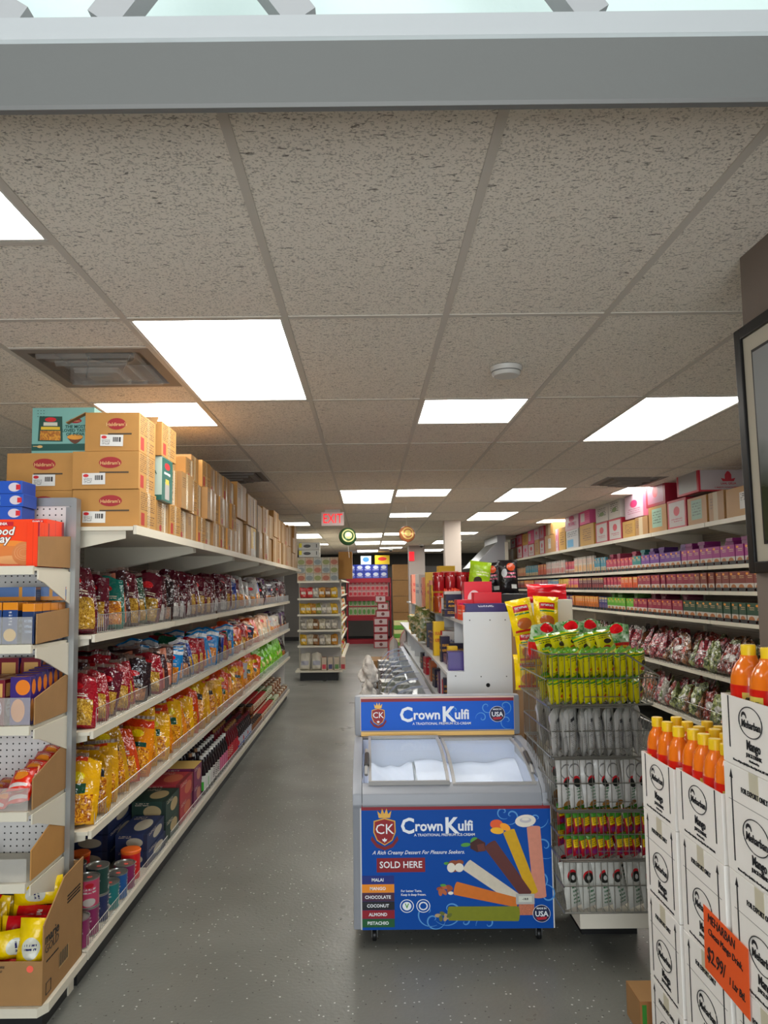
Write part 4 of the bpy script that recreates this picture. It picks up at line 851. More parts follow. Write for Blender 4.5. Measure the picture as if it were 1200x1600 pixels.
FROST = mat('frost_white', (214, 224, 244), .8, bump=.5, bscale=14); LINER = mat('freezer_liner', (188, 196, 216), .5)
ob('liner', MB().box(-.403, .403, .056, .06, .13, .70, LINER).box(-.403, .403, .595, .599, .13, .79, LINER).box(-.404, -.40, .06, .595, .13, .72, LINER).box(.40, .404, .06, .595, .13, .72, LINER), FRZ)
def fr(x0, x1, zb):
    mb = MB(); mb.grid(lambda u, v: (x0+(x1-x0)*u, .062+.53*v, zb+.012*sin(5*u+2*v)*v+.006*sin(17*u+11*v)+.006*sin(9*v)+.075*v), 22, 18, FROST); return mb.mesh('frost', smooth=True)
ob('frost_bed', fr(-.398, -.145, .585), FRZ); ob('frost_bed', fr(-.135, .398, .60), FRZ)
ob('divider', MB().box(-.143, -.139, .062, .593, .14, .67, mat('clear_divider', (226, 232, 236), .2, alpha=.5)), FRZ)
GP = [(.035, .703), (.10, .736), (.20, .766), (.32, .787), (.45, .797), (.595, .798)]
def lid(x0, x1, dz):
    t = .004; pr = [(a, b+dz) for a, b in GP]; return MB().prism(pr+[(a, b-t) for a, b in reversed(pr)], x0, x1, 'x', GLASS)
FRG = mat('lid_frame_grey', (150, 148, 146), .4)
def strip(x0, x1, dz, m=FRG, t=.012):
    pr = [(a, b+dz+.003) for a, b in GP]; return MB().prism(pr+[(a, b-t) for a, b in reversed(pr)], x0, x1, 'x', m)
for nm, x0, x1, dz in (('glass_lid', -.375, -.005, .008), ('glass_lid', .01, .39, -.006)):
    o = ob(nm, lid(x0+.012, x1-.012, dz), FRZ)
    for k, (a, b_) in enumerate(((x0, x0+.014), (x1-.014, x1))): ob('lid_frame', strip(a, b_, dz), o)
    ob('lid_frame', MB().box(x0, x1, .028, .042, .694+dz, .712+dz, FRG), o); ob('lid_frame', MB().box(x0, x1, .58, .60, .79+dz, .803+dz, FRG), o)
strp = ob('lid_stop', MB().box(-.02, .02, .35, .40, .80, .808, FRG), FRZ) if False else None
HBK = mat('handle_dark', (58, 54, 52), .4)
for s in (-1, 1):
    h = ob('lid_handle', MB().tube([(s*.385, .075, .738), (s*.385, .10, .757), (s*.382, .17, .779), (s*.382, .24, .795), (s*.384, .30, .801)], .0085, FRG, 8).mesh('h', smooth=True), FRZ)
    ob('handle_grip', MB().tube([(s*.383, .12, .77), (s*.381, .17, .786), (s*.381, .22, .80)], .0115, HBK, 8).mesh('h', smooth=True), h)
# two ice cream tubs
for i, x in enumerate((-.335, -.262)):
    o = ob('ice_cream_tub', lathe_obj([(.03, 0), (.034, .04), (.034, .042), (0, .042)], [PAPER]*3, 24), None, (.3675+x, 3.37+.12, .592), (0, 0, 0), f'small white ice cream tub in the freezer front corner, {("left","right")[i]} one', 'ice cream tub', 'ice cream tubs')
    ob('lid', MB().lathe([(.0355, .038), (.0355, .046), (0, .046)], m=PAPER, n=24).lathe([(.028, .0463), (.028, .0468), (0, .0468)], m=mat('tub_print', (206, 140, 100), .5), n=24), o)
# casters
for i, (x, y) in enumerate(((-.355, .07), (.39, .07), (-.355, .58), (.39, .58))):
    c = ob('caster', MB().prism([(-.012, .085), (.03, .085), (.022, .02), (.0, .02)], x-.014, x-.011, 'x', STEEL).prism([(-.012, .085), (.03, .085), (.022, .02), (.0, .02)], x+.011, x+.014, 'x', STEEL).prism([(-.02, .085), (.04, .085), (.04, .078), (-.02, .078)], x-.02, x+.02, 'x', STEEL), FRZ, (0, y, 0))
    ob('wheel', MB().lathe([(.024, -.009), (.026, -.006), (.026, .006), (.024, .009)], m=BLACK, n=24).mesh('w', smooth=True), c, (x, .012, .027), (0, R(90), 0))
# front poster
PW, PH = .848, .542
PX0, PZ0 = -HWD+.038, .085+.008
P = ob('front_poster', MB().box(PX0-.006, PX0+PW+.006, -.006, -.001, PZ0-.006, PZ0+PH-.002, mat('poster_border', (206, 206, 204), .4)), FRZ)
def pcx(zx): return PX0+(zx-98)/1015*PW
def pcz(zy): return PZ0+(742-zy)/680*PH-.008
def rect(par, a, b, c, d, m, nm='printed_block', y=-.0075): return ob(nm, MB().box(pcx(a), pcx(c), y, y+.001, pcz(d), pcz(b), m), par)
rect(P, 98, 62, 1113, 740, BLU, 'blue_field', -.0072)
MRN = mat('poster_maroon', (132, 14, 28), .45)
rect(P, 98, 62, 1113, 92, MRN, 'maroon_stripe', -.0080)
SWL = mat('swirl_blue', (84, 152, 214), .5)
def swirl(par, f, cx, cy, s, turns, dirn, start, w=.0022, y=-.0079):
    pts = []
    for i in range(34):
        t = i/33; a = start+dirn*turns*2*pi*t; r_ = s*(1-t)**.8
        pts.append((f[0](cx+r_*cos(a)), y, f[1](cy+r_*sin(a))))
    mb = MB()
    for i in range(33):
        wa = w*(.3+1.2*sin(pi*i/33)); p, q_ = Vector(pts[i]), Vector(pts[i+1]); d = (q_-p).normalized(); n = Vector((-d.z, 0, d.x))*wa
        mb.face([p-n, q_-n, q_+n, p+n], SWL)
    return ob('printed_swirl', mb, par)
F1 = (pcx, pcz)
for a in ((1040, 150, 60, 1, 1, 0), (900, 130, 50, .9, -1, 2), (1075, 300, 70, 1.1, 1, 1), (1040, 470, 75, 1, -1, 3), (560, 640, 90, .9, -1, 2.5), (480, 690, 60, 1, 1, 0), (640, 700, 45, 1, 1, 3), (860, 110, 40, 1, 1, 1), (1080, 560, 60, 1, 1, 4), (450, 650, 80, .8, 1, 1), (760, 715, 60, .8, 1, 3)): swirl(P, F1, *a)
def poly(par, pts, m, nm, y=-.0086, f=F1):
    P2 = [(f[0](a), f[1](b)) for a, b in pts]
    if sum((P2[i][0]*P2[(i+1) % len(P2)][1]-P2[(i+1) % len(P2)][0]*P2[i][1]) for i in range(len(P2))) < 0: P2 = P2[::-1]
    return ob(nm, MB().face([(a, y, b) for a, b in P2], m), par)
SY = [0]
def stick(x0, y0, x1, y1, w0, w1, c, nm):
    SY[0] += .00012
    dx, dy = x1-x0, y1-y0; l = math.hypot(dx, dy); n = (-dy/l, dx/l); e1 = [(x0+n[0]*w0*cos(a)-dx/l*w0*.25*sin(a), y0+n[1]*w0*cos(a)-dy/l*w0*.25*sin(a)) for a in [pi*i/10 for i in range(11)]]
    e2 = [(x1+n[0]*w1*cos(a)-dx/l*w1*.25*sin(a), y1+n[1]*w1*cos(a)-dy/l*w1*.25*sin(a)) for a in [pi+pi*i/10 for i in range(11)]]
    return poly(P, e1+e2, mat('kulfi_'+nm, c, .5, var=.05, bscale=60), 'printed_kulfi', -.0084-SY[0])
stick(1020, 195, 1045, 570, 36, 34, (206, 134, 112), 'malai'); stick(888, 215, 1010, 550, 32, 26, (206, 160, 10), 'mango'); stick(785, 285, 975, 560, 36, 30, (92, 44, 40), 'chocolate')
stick(660, 395, 925, 585, 33, 30, (206, 196, 178), 'coconut'); stick(598, 520, 920, 600, 36, 26, (206, 110, 30), 'almond'); stick(560, 655, 925, 660, 38, 40, (122, 128, 20), 'pistachio')
def blob(cx, cy, rx, ry, m, nm, y=-.0092, rot=0, n=20, f=F1): return poly(P, [(cx+rx*cos(a)*cos(rot)-ry*sin(a)*sin(rot), cy+rx*cos(a)*sin(rot)+ry*sin(a)*cos(rot)) for a in [2*pi*i/n for i in range(n)]], m, nm, y, f)
CRM = mat('print_cream', (226, 220, 206), .5); CHO = mat('print_choc', (66, 26, 22), .5); LEAF = mat('print_leaf', (80, 150, 60), .5); MNG = mat('print_mango', (226, 90, 40), .5); MNY = mat('print_mango_yellow', (242, 180, 40), .5); BRN = mat('print_nut', (140, 70, 40), .5)
blob(978, 158, 56, 34, CRM, 'printed_cream', rot=-.1)
for k in (0, 1, 2): blob(978, 160-6*k, 44-12*k, 22-7*k, mat('print_cream_shade%d' % k, (200-8*k, 194-8*k, 190), .5) if k % 2 else CRM, 'printed_cream', y=-.0095-.0003*k)
blob(822, 175, 34, 26, MNG, 'printed_mango'); blob(825, 210, 36, 18, MNY, 'printed_mango', y=-.0096, rot=.1); blob(868, 190, 30, 18, mat('print_mango_cube', (250, 160, 30), .5), 'printed_mango', y=-.0098, rot=.5)
blob(655, 285, 26, 11, LEAF, 'printed_leaf', rot=-.1); blob(700, 262, 22, 16, LEAF, 'printed_leaf', rot=-.6)
poly(P, [(680, 275), (720, 250), (760, 275), (760, 320), (715, 325), (680, 305)], CHO, 'printed_chocolate', -.0094); poly(P, [(715, 285), (752, 278), (760, 318), (722, 322)], mat('print_choc_face', (104, 50, 40), .5), 'printed_chocolate', -.0098)
blob(590, 400, 36, 32, BRN, 'printed_coconut'); blob(575, 408, 22, 26, CRM, 'printed_coconut', y=-.0096); blob(618, 408, 24, 24, CRM, 'printed_coconut', y=-.0097); blob(552, 385, 16, 8, LEAF, 'printed_leaf'); blob(620, 380, 22, 14, BRN, 'printed_coconut', y=-.0095)
for k, (x, y) in enumerate(((515, 522), (540, 512), (565, 515), (535, 538), (562, 535), (515, 540))): blob(x, y, 20, 11, mat('print_almond%d' % (k % 2), ((150, 72, 40), (180, 96, 56))[k % 2], .5), 'printed_almond', y=-.0093-.0001*k, rot=.3*k)
blob(570, 545, 14, 9, CRM, 'printed_almond', y=-.0099); blob(530, 502, 16, 7, LEAF, 'printed_leaf', y=-.01)
for k, (x, y) in enumerate(((500, 665), (525, 655), (545, 670), (515, 680), (540, 680), (560, 665))): blob(x, y, 17, 10, mat('print_pist%d' % (k % 2), ((176, 150, 110), (96, 104, 40))[k % 2], .5), 'printed_pistachio', y=-.0093-.0001*k, rot=.5*k)
rect(P, 930, 590, 1012, 668, mat('print_wafer', (176, 104, 76), .5, var=.3, bscale=200), 'printed_wafer', -.0091)
rect(P, 916, 553, 1014, 608, mat('thermo_case', (176, 176, 172), .4), 'thermometer', -.0120); rect(P, 930, 565, 1000, 596, mat('thermo_screen', (206, 208, 196), .3), 'thermometer_screen', -.0125)
ob('lettering', text('-18.8', .013, INK, .02), P, (pcx(965), -.0128, pcz(580)), FR)
PWH = mat('print_white', (232, 236, 240), .5)
# crest
GLD = mat('crest_gold', (206, 160, 70), .4, metal=.3)
def crest(par, f, cx, cy, s, y=-.0088):
    g_ = lambda pts, m, nm, yy: ob(nm, MB().face([(f[0](cx+a*s), yy, f[1](cy+b*s)) for a, b in pts][::-1], m), par)
    sh = [(-58, -62), (0, -78), (58, -62), (60, 0), (42, 45), (0, 72), (-42, 45), (-60, 0)]
    g_([(a*1.0, b) for a, b in sh], GLD, 'crest_shield', y); g_([(a*.9, b*.92) for a, b in sh], mat('crest_red', (140, 14, 26), .45), 'crest_shield', y-.0006)
    g_([(-30, -78), (-38, -118), (-20, -98), (-12, -130), (0, -100), (12, -130), (20, -98), (38, -118), (30, -78)], GLD, 'crest_crown', y-.0004)
    g_([(-68, 20), (-40, 62), (0, 80), (40, 62), (68, 20), (74, 42), (44, 82), (0, 98), (-44, 82), (-74, 42)], mat('crest_ribbon', (120, 20, 26), .5), 'crest_ribbon', y-.001)
    w = abs(f[0](1)-f[0](0))*s
    ob('lettering', text('CK', w*74, PWH, .0), par, (f[0](cx), y-.0014, f[1](cy-15*s)), FR)
    g_([(0, 28), (5, 38), (14, 36), (9, 48), (2, 50), (0, 58), (-2, 50), (-9, 48), (-14, 36), (-5, 38)], PWH, 'crest_leaf', y-.0014)
crest(P, F1, 222, 212, 1.0)
def wordmark(par, f, x0, base, s, y):
    w = abs(f[0](1)-f[0](0))*s
    def L_(t, zx, size, b=.025): 
        me = text(t, size*w, PWH, b, 0, .95, align='LEFT'); ob('lettering', me, par, (f[0](x0+zx*s), y, f[1](base)+size*w*.0), FR)
    L_('C', 0, 112); L_('rown', 76, 74); L_('K', 236, 114, .03); L_('ulfi', 306, 74)
    ob('lettering', text('A TRADITIONAL PREMIUM ICE-CREAM', 19*w, PWH, .01), par, (f[0](x0+235*s), y, f[1](base+47*s)), FR)
wordmark(P, F1, 308, 183, 1.0, -.0086)
ob('lettering', text('A Rich Creamy Dessert For Pleasure Seekers.', .0225, PWH, .006, .35, .98), P, (pcx(402), -.0086, pcz(324)), FR)
rect(P, 178, 353, 436, 430, MRN, 'printed_block', -.0084); ob('lettering', text('SOLD HERE', .040, PWH, .012, 0, .93), P, (pcx(307), -.0092, pcz(391)), FR)
for i, (s, c) in enumerate((('MALAI', (20, 40, 120)), ('MANGO', (232, 140, 30)), ('CHOCOLATE', (66, 30, 56)), ('COCONUT', (12, 14, 20)), ('ALMOND', (140, 16, 34)), ('PISTACHIO', (16, 84, 40)))):
    rect(P, 98, 448+46.5*i, 270, 493+46.5*i, mat('flavour_'+s, c, .45), 'printed_block', -.0084)
    ob('lettering', text(s, .019, PWH, .022), P, (pcx(182), -.0092, pcz(471+46.5*i)), FR)
for i, s in enumerate(('For better Taste,', 'Keep it deep frozen.')): ob('lettering', text(s, .0135, PWH, .012, 0, 1, align='LEFT'), P, (pcx(305), -.0086, pcz(532+20*i)), FR)
for i, x in enumerate((336, 423)):
    blob(x, 613, 37, 36, PWH, 'printed_seal', -.0084); blob(x, 613, 33, 32, BLU, 'printed_seal', -.0088); blob(x, 613, 24, 23, PWH, 'printed_seal', -.0092)
    if i == 0: ob('lettering', text('V', .028, LEAF, .03), P, (pcx(x), -.0096, pcz(613)), FR)
    else: blob(x, 613, 18, 17, BLU, 'printed_seal', -.0095, n=8)
def usa(par, f, cx, cy, s, y):
    g_ = lambda r_, m, yy: ob('printed_seal', MB().face([(f[0](cx+r_*s*cos(a)), yy, f[1](cy+r_*s*sin(a))) for a in [2*pi*i/28 for i in range(28)]][::-1], m), par)
    g_(47, PWH, y); g_(45, mat('seal_navy', (16, 26, 66), .45), y-.0004); w = abs(f[0](1)-f[0](0))*s
    ob('lettering', text('USA', 38*w, PWH, .02), par, (f[0](cx), y-.0012, f[1](cy+2*s)), FR); ob('lettering', text('MADE IN', 13*w, PWH, .02), par, (f[0](cx), y-.0012, f[1](cy-28*s)), FR)
    ob('printed_flag', MB().face([(f[0](cx-30*s), y-.0012, f[1](cy+20*s)), (f[0](cx+30*s), y-.0012, f[1](cy+16*s)), (f[0](cx+22*s), y-.0012, f[1](cy+30*s)), (f[0](cx-20*s), y-.0012, f[1](cy+34*s))][::-1], mat('seal_red', (176, 30, 44), .5)), par)
usa(P, F1, 1050, 660, 1.0, -.0102)
# canopy sign
CZ0, CZ1 = .800, 1.012
CAN = ob('canopy_sign', MB().box(-HWD, HWD, .645, .72, CZ0, CZ1, GRY).mesh('c', bevel=.016, smooth=True), FRZ)
for s in (-1, 1): ob('canopy_bracket', MB().box(s*.40-.02, s*.40+.02, .655, .70, .78, .82, GRD), CAN)
HX0 = -HWD+.034; HWW = HWD*2-.068
def hx(zx): return HX0+(zx-97)/853*HWW
def hz(zy): return .829+(235-zy)/173*.168
F2 = (hx, hz)
ob('sign_border', MB().box(hx(97)-.003, hx(950)+.003, .640, .645, hz(237), hz(52), mat('sign_edge', (214, 190, 170), .4)), CAN)
ob('sign_face', MB().box(hx(97), hx(950), .638, .640, hz(234), hz(60), mat('sign_blue', (4, 88, 196), .4, spec=.3)), CAN)
ob('maroon_stripe', MB().box(hx(97), hx(950), .637, .6379, hz(77), hz(60), MRN), CAN)
ob('light_strip', MB().box(hx(97), hx(950), .640, .645, hz(264), hz(242), mat('strip_yellow', (236, 190, 110), .4)), CAN)
crest(CAN, F2, 193, 160, .62, .6364); wordmark(CAN, F2, 312, 152, 1.0, .6368); usa(CAN, F2, 857, 150, .92, .6368)
for a in ((800, 110, 40, 1, 1, 0), (900, 110, 45, 1, -1, 2), (770, 170, 35, 1, 1, 3), (910, 190, 45, 1, 1, 1), (620, 130, 30, .8, 1, 2)): swirl(CAN, F2, *a, w=.0018, y=.6374)

# ------------------------------------------------------------------ right wall shelving run
RY0, RY1, RNB = 5.2, 16.2, 9
RBW = (RY1-RY0)/RNB
rr = empty('gondola_shelving', (3.25, RY0, 0), label='long shelving run on the right with spice cartons and wire basket shelves', cat='shelving')
def rx(x): return x-3.25
ob('back_panel', MB().box(rx(3.52), rx(3.53), 0, RY1-RY0, .12, 2.3, PEG_Y), rr); ob('kick_plate', MB().box(rx(3.06), rx(3.52), 0, RY1-RY0, 0, .10, KICK), rr)
ob('near_end_panel', MB().box(rx(3.12), rx(3.53), -.03, -.01, 0, 2.12, mat('end_panel_grey', (150, 150, 150), .5)), rr)
RS = [1.752, 1.532, 1.278]
PSTR = mat('price_rail_black', (28, 26, 26), .5); PDOT = mat('price_dot_red', (226, 60, 50), .5)
for i in range(RNB):
    y0, y1 = i*RBW+.004, (i+1)*RBW-.004; b_ = .02
    for z in RS:
        shelf_part(rr, rx(3.0), rx(3.52), y0, y1, z, lip='x0')
        pr = ob('price_rail', MB().box(rx(2.99), rx(2.996), y0, y1, z+.004, z+.034, PSTR), rr)
        if i < 6:
            mb = MB()
            yy = y0+.06
            while yy < y1-.03:
                mb.lathe([(.011, 0), (0, .0)], m=PDOT, n=8); k = 9
                nv = len(mb.v); 
                for t in range(nv-16, nv): a = mb.v[t]; mb.v[t] = (rx(2.9885), yy+a[0], z+.019+a[1])
                yy += .13 if i < 4 else .085
            ob('price_dots', mb, pr)
        if z == 1.278:
            for yy in (y0+.03, y1-.03): bracket(rr, rx(3.5), rx(3.02), yy, z-.012, .10, .03)
    for z in (.80, .34): shelf_part(rr, rx(3.02), rx(3.52), y0, y1, z, lip='x0')
    shelf_part(rr, rx(2.99), rx(3.52), y0, y1, 2.135, t=.036, lip='x0')
    for yy in (y0+.03, y1-.03): bracket(rr, rx(3.5), rx(3.03), yy, 2.118, .14, .03)
    if i < 4:
        for z in (.80, .34):
            fence_y(rr, rx(3.0), y0, y1, z+.01, .14, .06, CHROME)
            mb = MB()
            for k in range(4):
                yy = y0+RBW*(k+.5)/4; mb.tube([(rx(3.0), yy, z+.15), (rx(3.45), yy, z+.27)], .003, CHROME, 4); mb.tube([(rx(3.0), yy, z+.01), (rx(3.45), yy, z+.01)], .002, CHROME, 4)
            ob('wire_dividers', mb, rr)
    ob('upright', MB().box(rx(3.495), rx(3.52), y0, y0+.028, .12, 2.3, SHELF), rr)
def meal(name, c, win=(206, 200, 190), food=(170, 110, 60), kind=0):
    c2 = tuple(v*.75 for v in c)
    if kind == 0: sh = [('r', 0, 0, 1, .42, win), ('e', .5, .2, .34, .17, food), ('t', .3, .62, .85, .8, (220, 190, 150), 2), ('e', .25, .88, .16, .06, (226, 150, 40))]
    elif kind == 1: sh = [('r', 0, .0, 1, .12, (200, 40, 50)), ('e', .5, .36, .3, .2, food), ('t', .15, .6, .85, .85, (180, 60, 60), 3), ('r', 0, .9, 1, 1, c2)]
    else: sh = [('e', .5, .3, .34, .2, food), ('t', .15, .55, .85, .8, (230, 220, 200), 2), ('r', .12, .84, .88, .94, (226, 200, 120))]
    return pm('meal_'+name, c, sh, .4), mat('mealside_'+name, c2, .45)
MK = {n: meal(n, *a) for n, a in {
 'magenta': ((150, 34, 120),), 'violet': ((98, 44, 130),), 'teal': ((30, 120, 118),), 'rose': ((176, 48, 82),), 'aqua': ((60, 140, 160), (200, 190, 170), (190, 160, 110)), 'white and red': ((214, 206, 196), (214, 206, 196), (190, 60, 40), 1), 'white and yellow': ((210, 200, 184), (214, 206, 196), (214, 150, 40), 1),
 'orange': ((206, 96, 40), (210, 200, 190), (180, 70, 40), 2), 'light blue': ((90, 150, 190), (210, 200, 190), (200, 90, 90), 2), 'beige': ((196, 168, 134), (214, 206, 196), (170, 70, 50), 1), 'brown': ((118, 46, 32),), 'wine': ((136, 26, 62),), 'dark maroon': ((96, 26, 50), (120, 40, 60), (150, 70, 60), 2), 'pink': ((206, 80, 130), (210, 190, 190), (226, 170, 60), 2), 'yellow': ((220, 176, 50), (210, 190, 190), (170, 60, 40), 2),
 'dark green': ((26, 66, 44),), 'lime': ((96, 160, 50),), 'navy': ((40, 46, 110), (150, 150, 170), (110, 90, 120), 2), 'amber orange': ((216, 130, 40), (210, 190, 190), (170, 90, 40), 2), 'purple': ((92, 50, 124), (210, 190, 190), (190, 120, 150), 2)}.items()}
_M = {}
def mealbox(kind, w, h):
    k = (kind, round(w, 3), round(h, 3))
    if k not in _M: _M[k] = MB().box(-w/2, w/2, 0, .03, 0, h, MK[kind][1], {'f': MK[kind][0]}).mesh('meal', bevel=.0008)
    return _M[k]
runs = [
 ('upper', 1.752, [('magenta', 7.0, .13, .165), ('violet', 8.0, .13, .165), ('teal', 8.3, .13, .165), ('rose', 9.2, .13, .16), ('aqua', 9.7, .12, .20), ('white and yellow', 10.6, .085, .24), ('rose', 11.1, .085, .2), ('white and red', 12.3, .085, .235), ('orange', 12.9, .085, .21), ('aqua', 13.9, .1, .21), ('beige', 16.1, .11, .2)]),
 ('middle', 1.532, [('brown', 6.7, .13, .165), ('wine', 8.1, .13, .165), ('orange', 8.6, .13, .155), ('rose', 9.3, .13, .16), ('dark maroon', 10.4, .1, .165), ('pink', 10.9, .085, .165), ('yellow', 11.5, .085, .165), ('light blue', 12.2, .1, .165), ('pink', 13.2, .11, .165), ('orange', 14.0, .12, .165), ('dark maroon', 16.1, .13, .165)]),
 ('lower', 1.278, [('dark green', 6.9, .13, .165), ('wine', 8.2, .13, .165), ('lime', 9.2, .13, .165), ('navy', 9.5, .12, .17), ('amber orange', 10.7, .1, .17), ('purple', 11.6, .1, .17), ('teal', 11.9, .1, .165), ('yellow', 12.4, .09, .18), ('pink', 13.4, .11, .165), ('orange', 14.6, .12, .165), ('light blue', 16.1, .13, .16)])]
for rn, z, segs in runs:
    y = RY0+.12
    for si, (kind, ye, w, h) in enumerate(segs):
        ys = y; cnt = 0
        while y < ye:
            near = ye < 9.4
            dd = 'flanked by' 
            grp = f'{kind} cartons, run {si+1} of the {rn} carton shelf'
            lab = f'{kind} food carton, front row of the {rn} right carton shelf, {nth(si+1)} colour run'
            ob('meal_carton', mealbox(kind, w-.006, h), None, (3.005+rnd.uniform(0, .012), y+w/2, z+.001), (R(rnd.uniform(0, 1.5)), 0, R(-90+rnd.uniform(-4, 4))), lab, 'food box', grp)
            if (near and h < .19 and rn != 'middle' and cnt % 3 != 2):
                ob('food_carton', mealbox(kind, w-.006, .12), None, (3.10+rnd.uniform(0, .01), y+w/2, z+.001), (0, 0, R(-90+rnd.uniform(-4, 4))), f'{kind} food carton in the back row of the {rn} carton shelf on the right, {nth(si+1)} colour run', 'food box', grp+', back row') if False else None
                for t in range(2): ob('flat_meal_carton', MB().box(-.06, .06, 0, .15, 0, .03, MK[kind][1]).mesh('flat') if (kind, 'flat') not in _M else _M[(kind, 'flat')], None, (3.06, y+w/2, z+h+.004+.032*t), (0, 0, R(-90+rnd.uniform(-8, 8))), f'{kind} food carton lying flat above the {rn} right shelf row, {nth(si+1)} colour run', 'food box', grp+', lying flat') if (cnt % 2 == 0 and (rn == 'upper' or kind in ('lime', 'wine'))) else None
            y += w; cnt += 1
# clear bags in the wire basket shelves
CB = {'dark red': pm('clearbag_red', ('n', (60, 16, 18), (140, 60, 50), 26), [('e', .5, .55, .26, .12, (200, 196, 190))], .18, bump=.7, spec=.8), 'leaf green': pm('clearbag_green', ('n', (50, 66, 34), (170, 176, 120), 22), [('e', .5, .5, .25, .1, (206, 204, 196))], .18, bump=.7, spec=.8),
      'brown': pm('clearbag_brown', ('n', (56, 34, 22), (150, 104, 70), 30), [('e', .5, .5, .28, .14, (170, 60, 40))], .18, bump=.7, spec=.8), 'pale': pm('clearbag_pale', ('n', (120, 116, 108), (196, 190, 180), 18), [('e', .5, .4, .24, .14, (90, 110, 50))], .16, bump=.7, spec=.8), 'wine red': pm('clearbag_wine', ('n', (70, 14, 30), (170, 70, 80), 20), [('t', .2, .4, .8, .6, (214, 204, 200), 2)], .16, bump=.7, spec=.8)}
CBM = {(k, v): bag(.17, .27, .10, 31*v+len(k), m, .9) for k, m in CB.items() for v in range(2)}
ck = list(CB)
for rn, z, ye in (('upper', .81, 11.0), ('lower', .35, 9.6)):
    for ri in range(3):
        y = 5.35+.04*ri; i = 0
        while y < ye - (2 if ri == 2 else 0):
            k = ck[rnd.randrange(5)]; seg = 'near' if y < 7.5 else 'far'
            ob('produce_bag', CBM[(k, rnd.randrange(2))], None, (3.07+.13*ri, y, z+.012+.02*ri), (R(rnd.uniform(-22, -4)), R(rnd.uniform(-12, 12)), R(-90+rnd.uniform(-45, 30))), f'{k} clear bag, {("front","middle","back")[ri]} row, {rn} right wire shelf, {nth(i+1)} from near end', 'bag of dry goods', 'clear bags in the right wire shelves'); y += rnd.uniform(.13, .17); i += 1
# cartons on top of the right run; local front faces the aisle
RW = mat('crimson_card', (168, 26, 52), .5); PKC = mat('pink_card', (206, 120, 150), .55); WHC = mat('white_card_dull', (196, 188, 182), .55)
def lab_(name, base, sh): return pm(name, base, sh, .5)
RT = {
 'kraft': (CARD, lab_('rt_kraft', (176, 136, 78), [('r', .35, .25, .6, .8, (222, 220, 214)), ('t', .38, .5, .57, .75, (70, 66, 66), 4)])),
 'taped kraft': (CARD2, lab_('rt_tape', (160, 122, 74), [('r', .3, 0, .6, 1, (196, 180, 150)), ('t', .1, .4, .28, .8, (90, 66, 44), 4)])),
 'kraft with pale green label': (CARD, lab_('rt_green', (170, 130, 76), [('r', .2, .2, .75, .9, (150, 180, 160)), ('t', .25, .3, .7, .8, (90, 110, 96), 5)])),
 'red-edged white': (RW, lab_('rt_redwhite', (176, 34, 54), [('r', .08, .08, .92, .92, (206, 198, 196)), ('e', .5, .6, .16, .16, (190, 50, 70)), ('t', .2, .2, .8, .35, (170, 60, 80), 2)])),
 'crimson': (RW, lab_('rt_crimson', (150, 24, 50), [('r', .1, .1, .9, .9, (176, 120, 140)), ('e', .5, .5, .14, .2, (196, 50, 70))])),
 'pink and white': (PKC, lab_('rt_pink', (206, 180, 190), [('e', .5, .6, .2, .16, (200, 60, 110)), ('t', .15, .15, .85, .4, (170, 110, 130), 3)])),
 'white': (WHC, lab_('rt_white', (204, 198, 190), [('t', .15, .3, .85, .8, (60, 60, 56), 5), ('e', .5, .45, .2, .12, (110, 130, 80))])),
 'bright pink': (mat('bright_pink', (222, 96, 150), .5), lab_('rt_brightpink', (222, 90, 146), [('r', .1, .2, .5, .8, (210, 200, 200)), ('t', .55, .2, .9, .8, (200, 60, 120), 4)])),
 'white and blue': (WHC, lab_('rt_blue', (200, 200, 200), [('r', .1, .1, .6, .5, (110, 170, 206)), ('t', .1, .6, .9, .9, (70, 70, 80), 3)])),
 'mustard': (mat('mustard_card', (190, 150, 70), .6), lab_('rt_mustard', (190, 150, 70), [('t', .2, .2, .8, .8, (110, 70, 30), 6)]))}
def rc(y0, y1, z, h, k, label, x=3.02, d=.4):
    w = y1-y0-.008; e = ob('cardboard_carton', carton_mesh(w, d, h-.003, {'x': RT[k][0], 'f': RT[k][1]}, .002), None, (x, (y0+y1)/2, z), (0, 0, R(-90+rnd.uniform(-1.5, 1.5))), label, 'cardboard box', 'cartons on the right top shelf'); return e
TZ = 2.138
low = [(5.45, 6.12, .25, 'kraft'), (6.14, 6.42, .26, 'taped kraft'), (6.45, 6.85, .26, 'kraft with pale green label'), (6.88, 7.3, .29, 'red-edged white'), (7.33, 7.80, .28, 'kraft with pale green label'), (7.83, 8.2, .21, 'taped kraft'), (8.22, 8.6, .20, 'mustard'), (8.65, 9.1, .27, 'red-edged white'), (9.12, 9.65, .27, 'red-edged white'), (9.7, 10.35, .30, 'mustard'), (10.4, 11.1, .28, 'white and blue'), (11.12, 11.5, .36, 'mustard'), (11.55, 11.7, .36, 'pink and white'), (11.75, 12.4, .30, 'kraft'), (12.45, 12.8, .26, 'red-edged white'), (12.82, 13.2, .28, 'mustard'), (13.22, 13.7, .24, 'red-edged white'), (13.72, 14.2, .24, 'pink and white'), (14.22, 14.8, .26, 'red-edged white'), (14.85, 15.5, .24, 'taped kraft'), (15.5, 16.1, .24, 'taped kraft')]
lz = []
for i, (a, b, h, k) in enumerate(low): rc(a, b, TZ, h, k, f'{k} carton, lower layer of right top shelf, {nth(i+1)} from near end', x=3.02+(.0 if i not in (9,) else -.0))
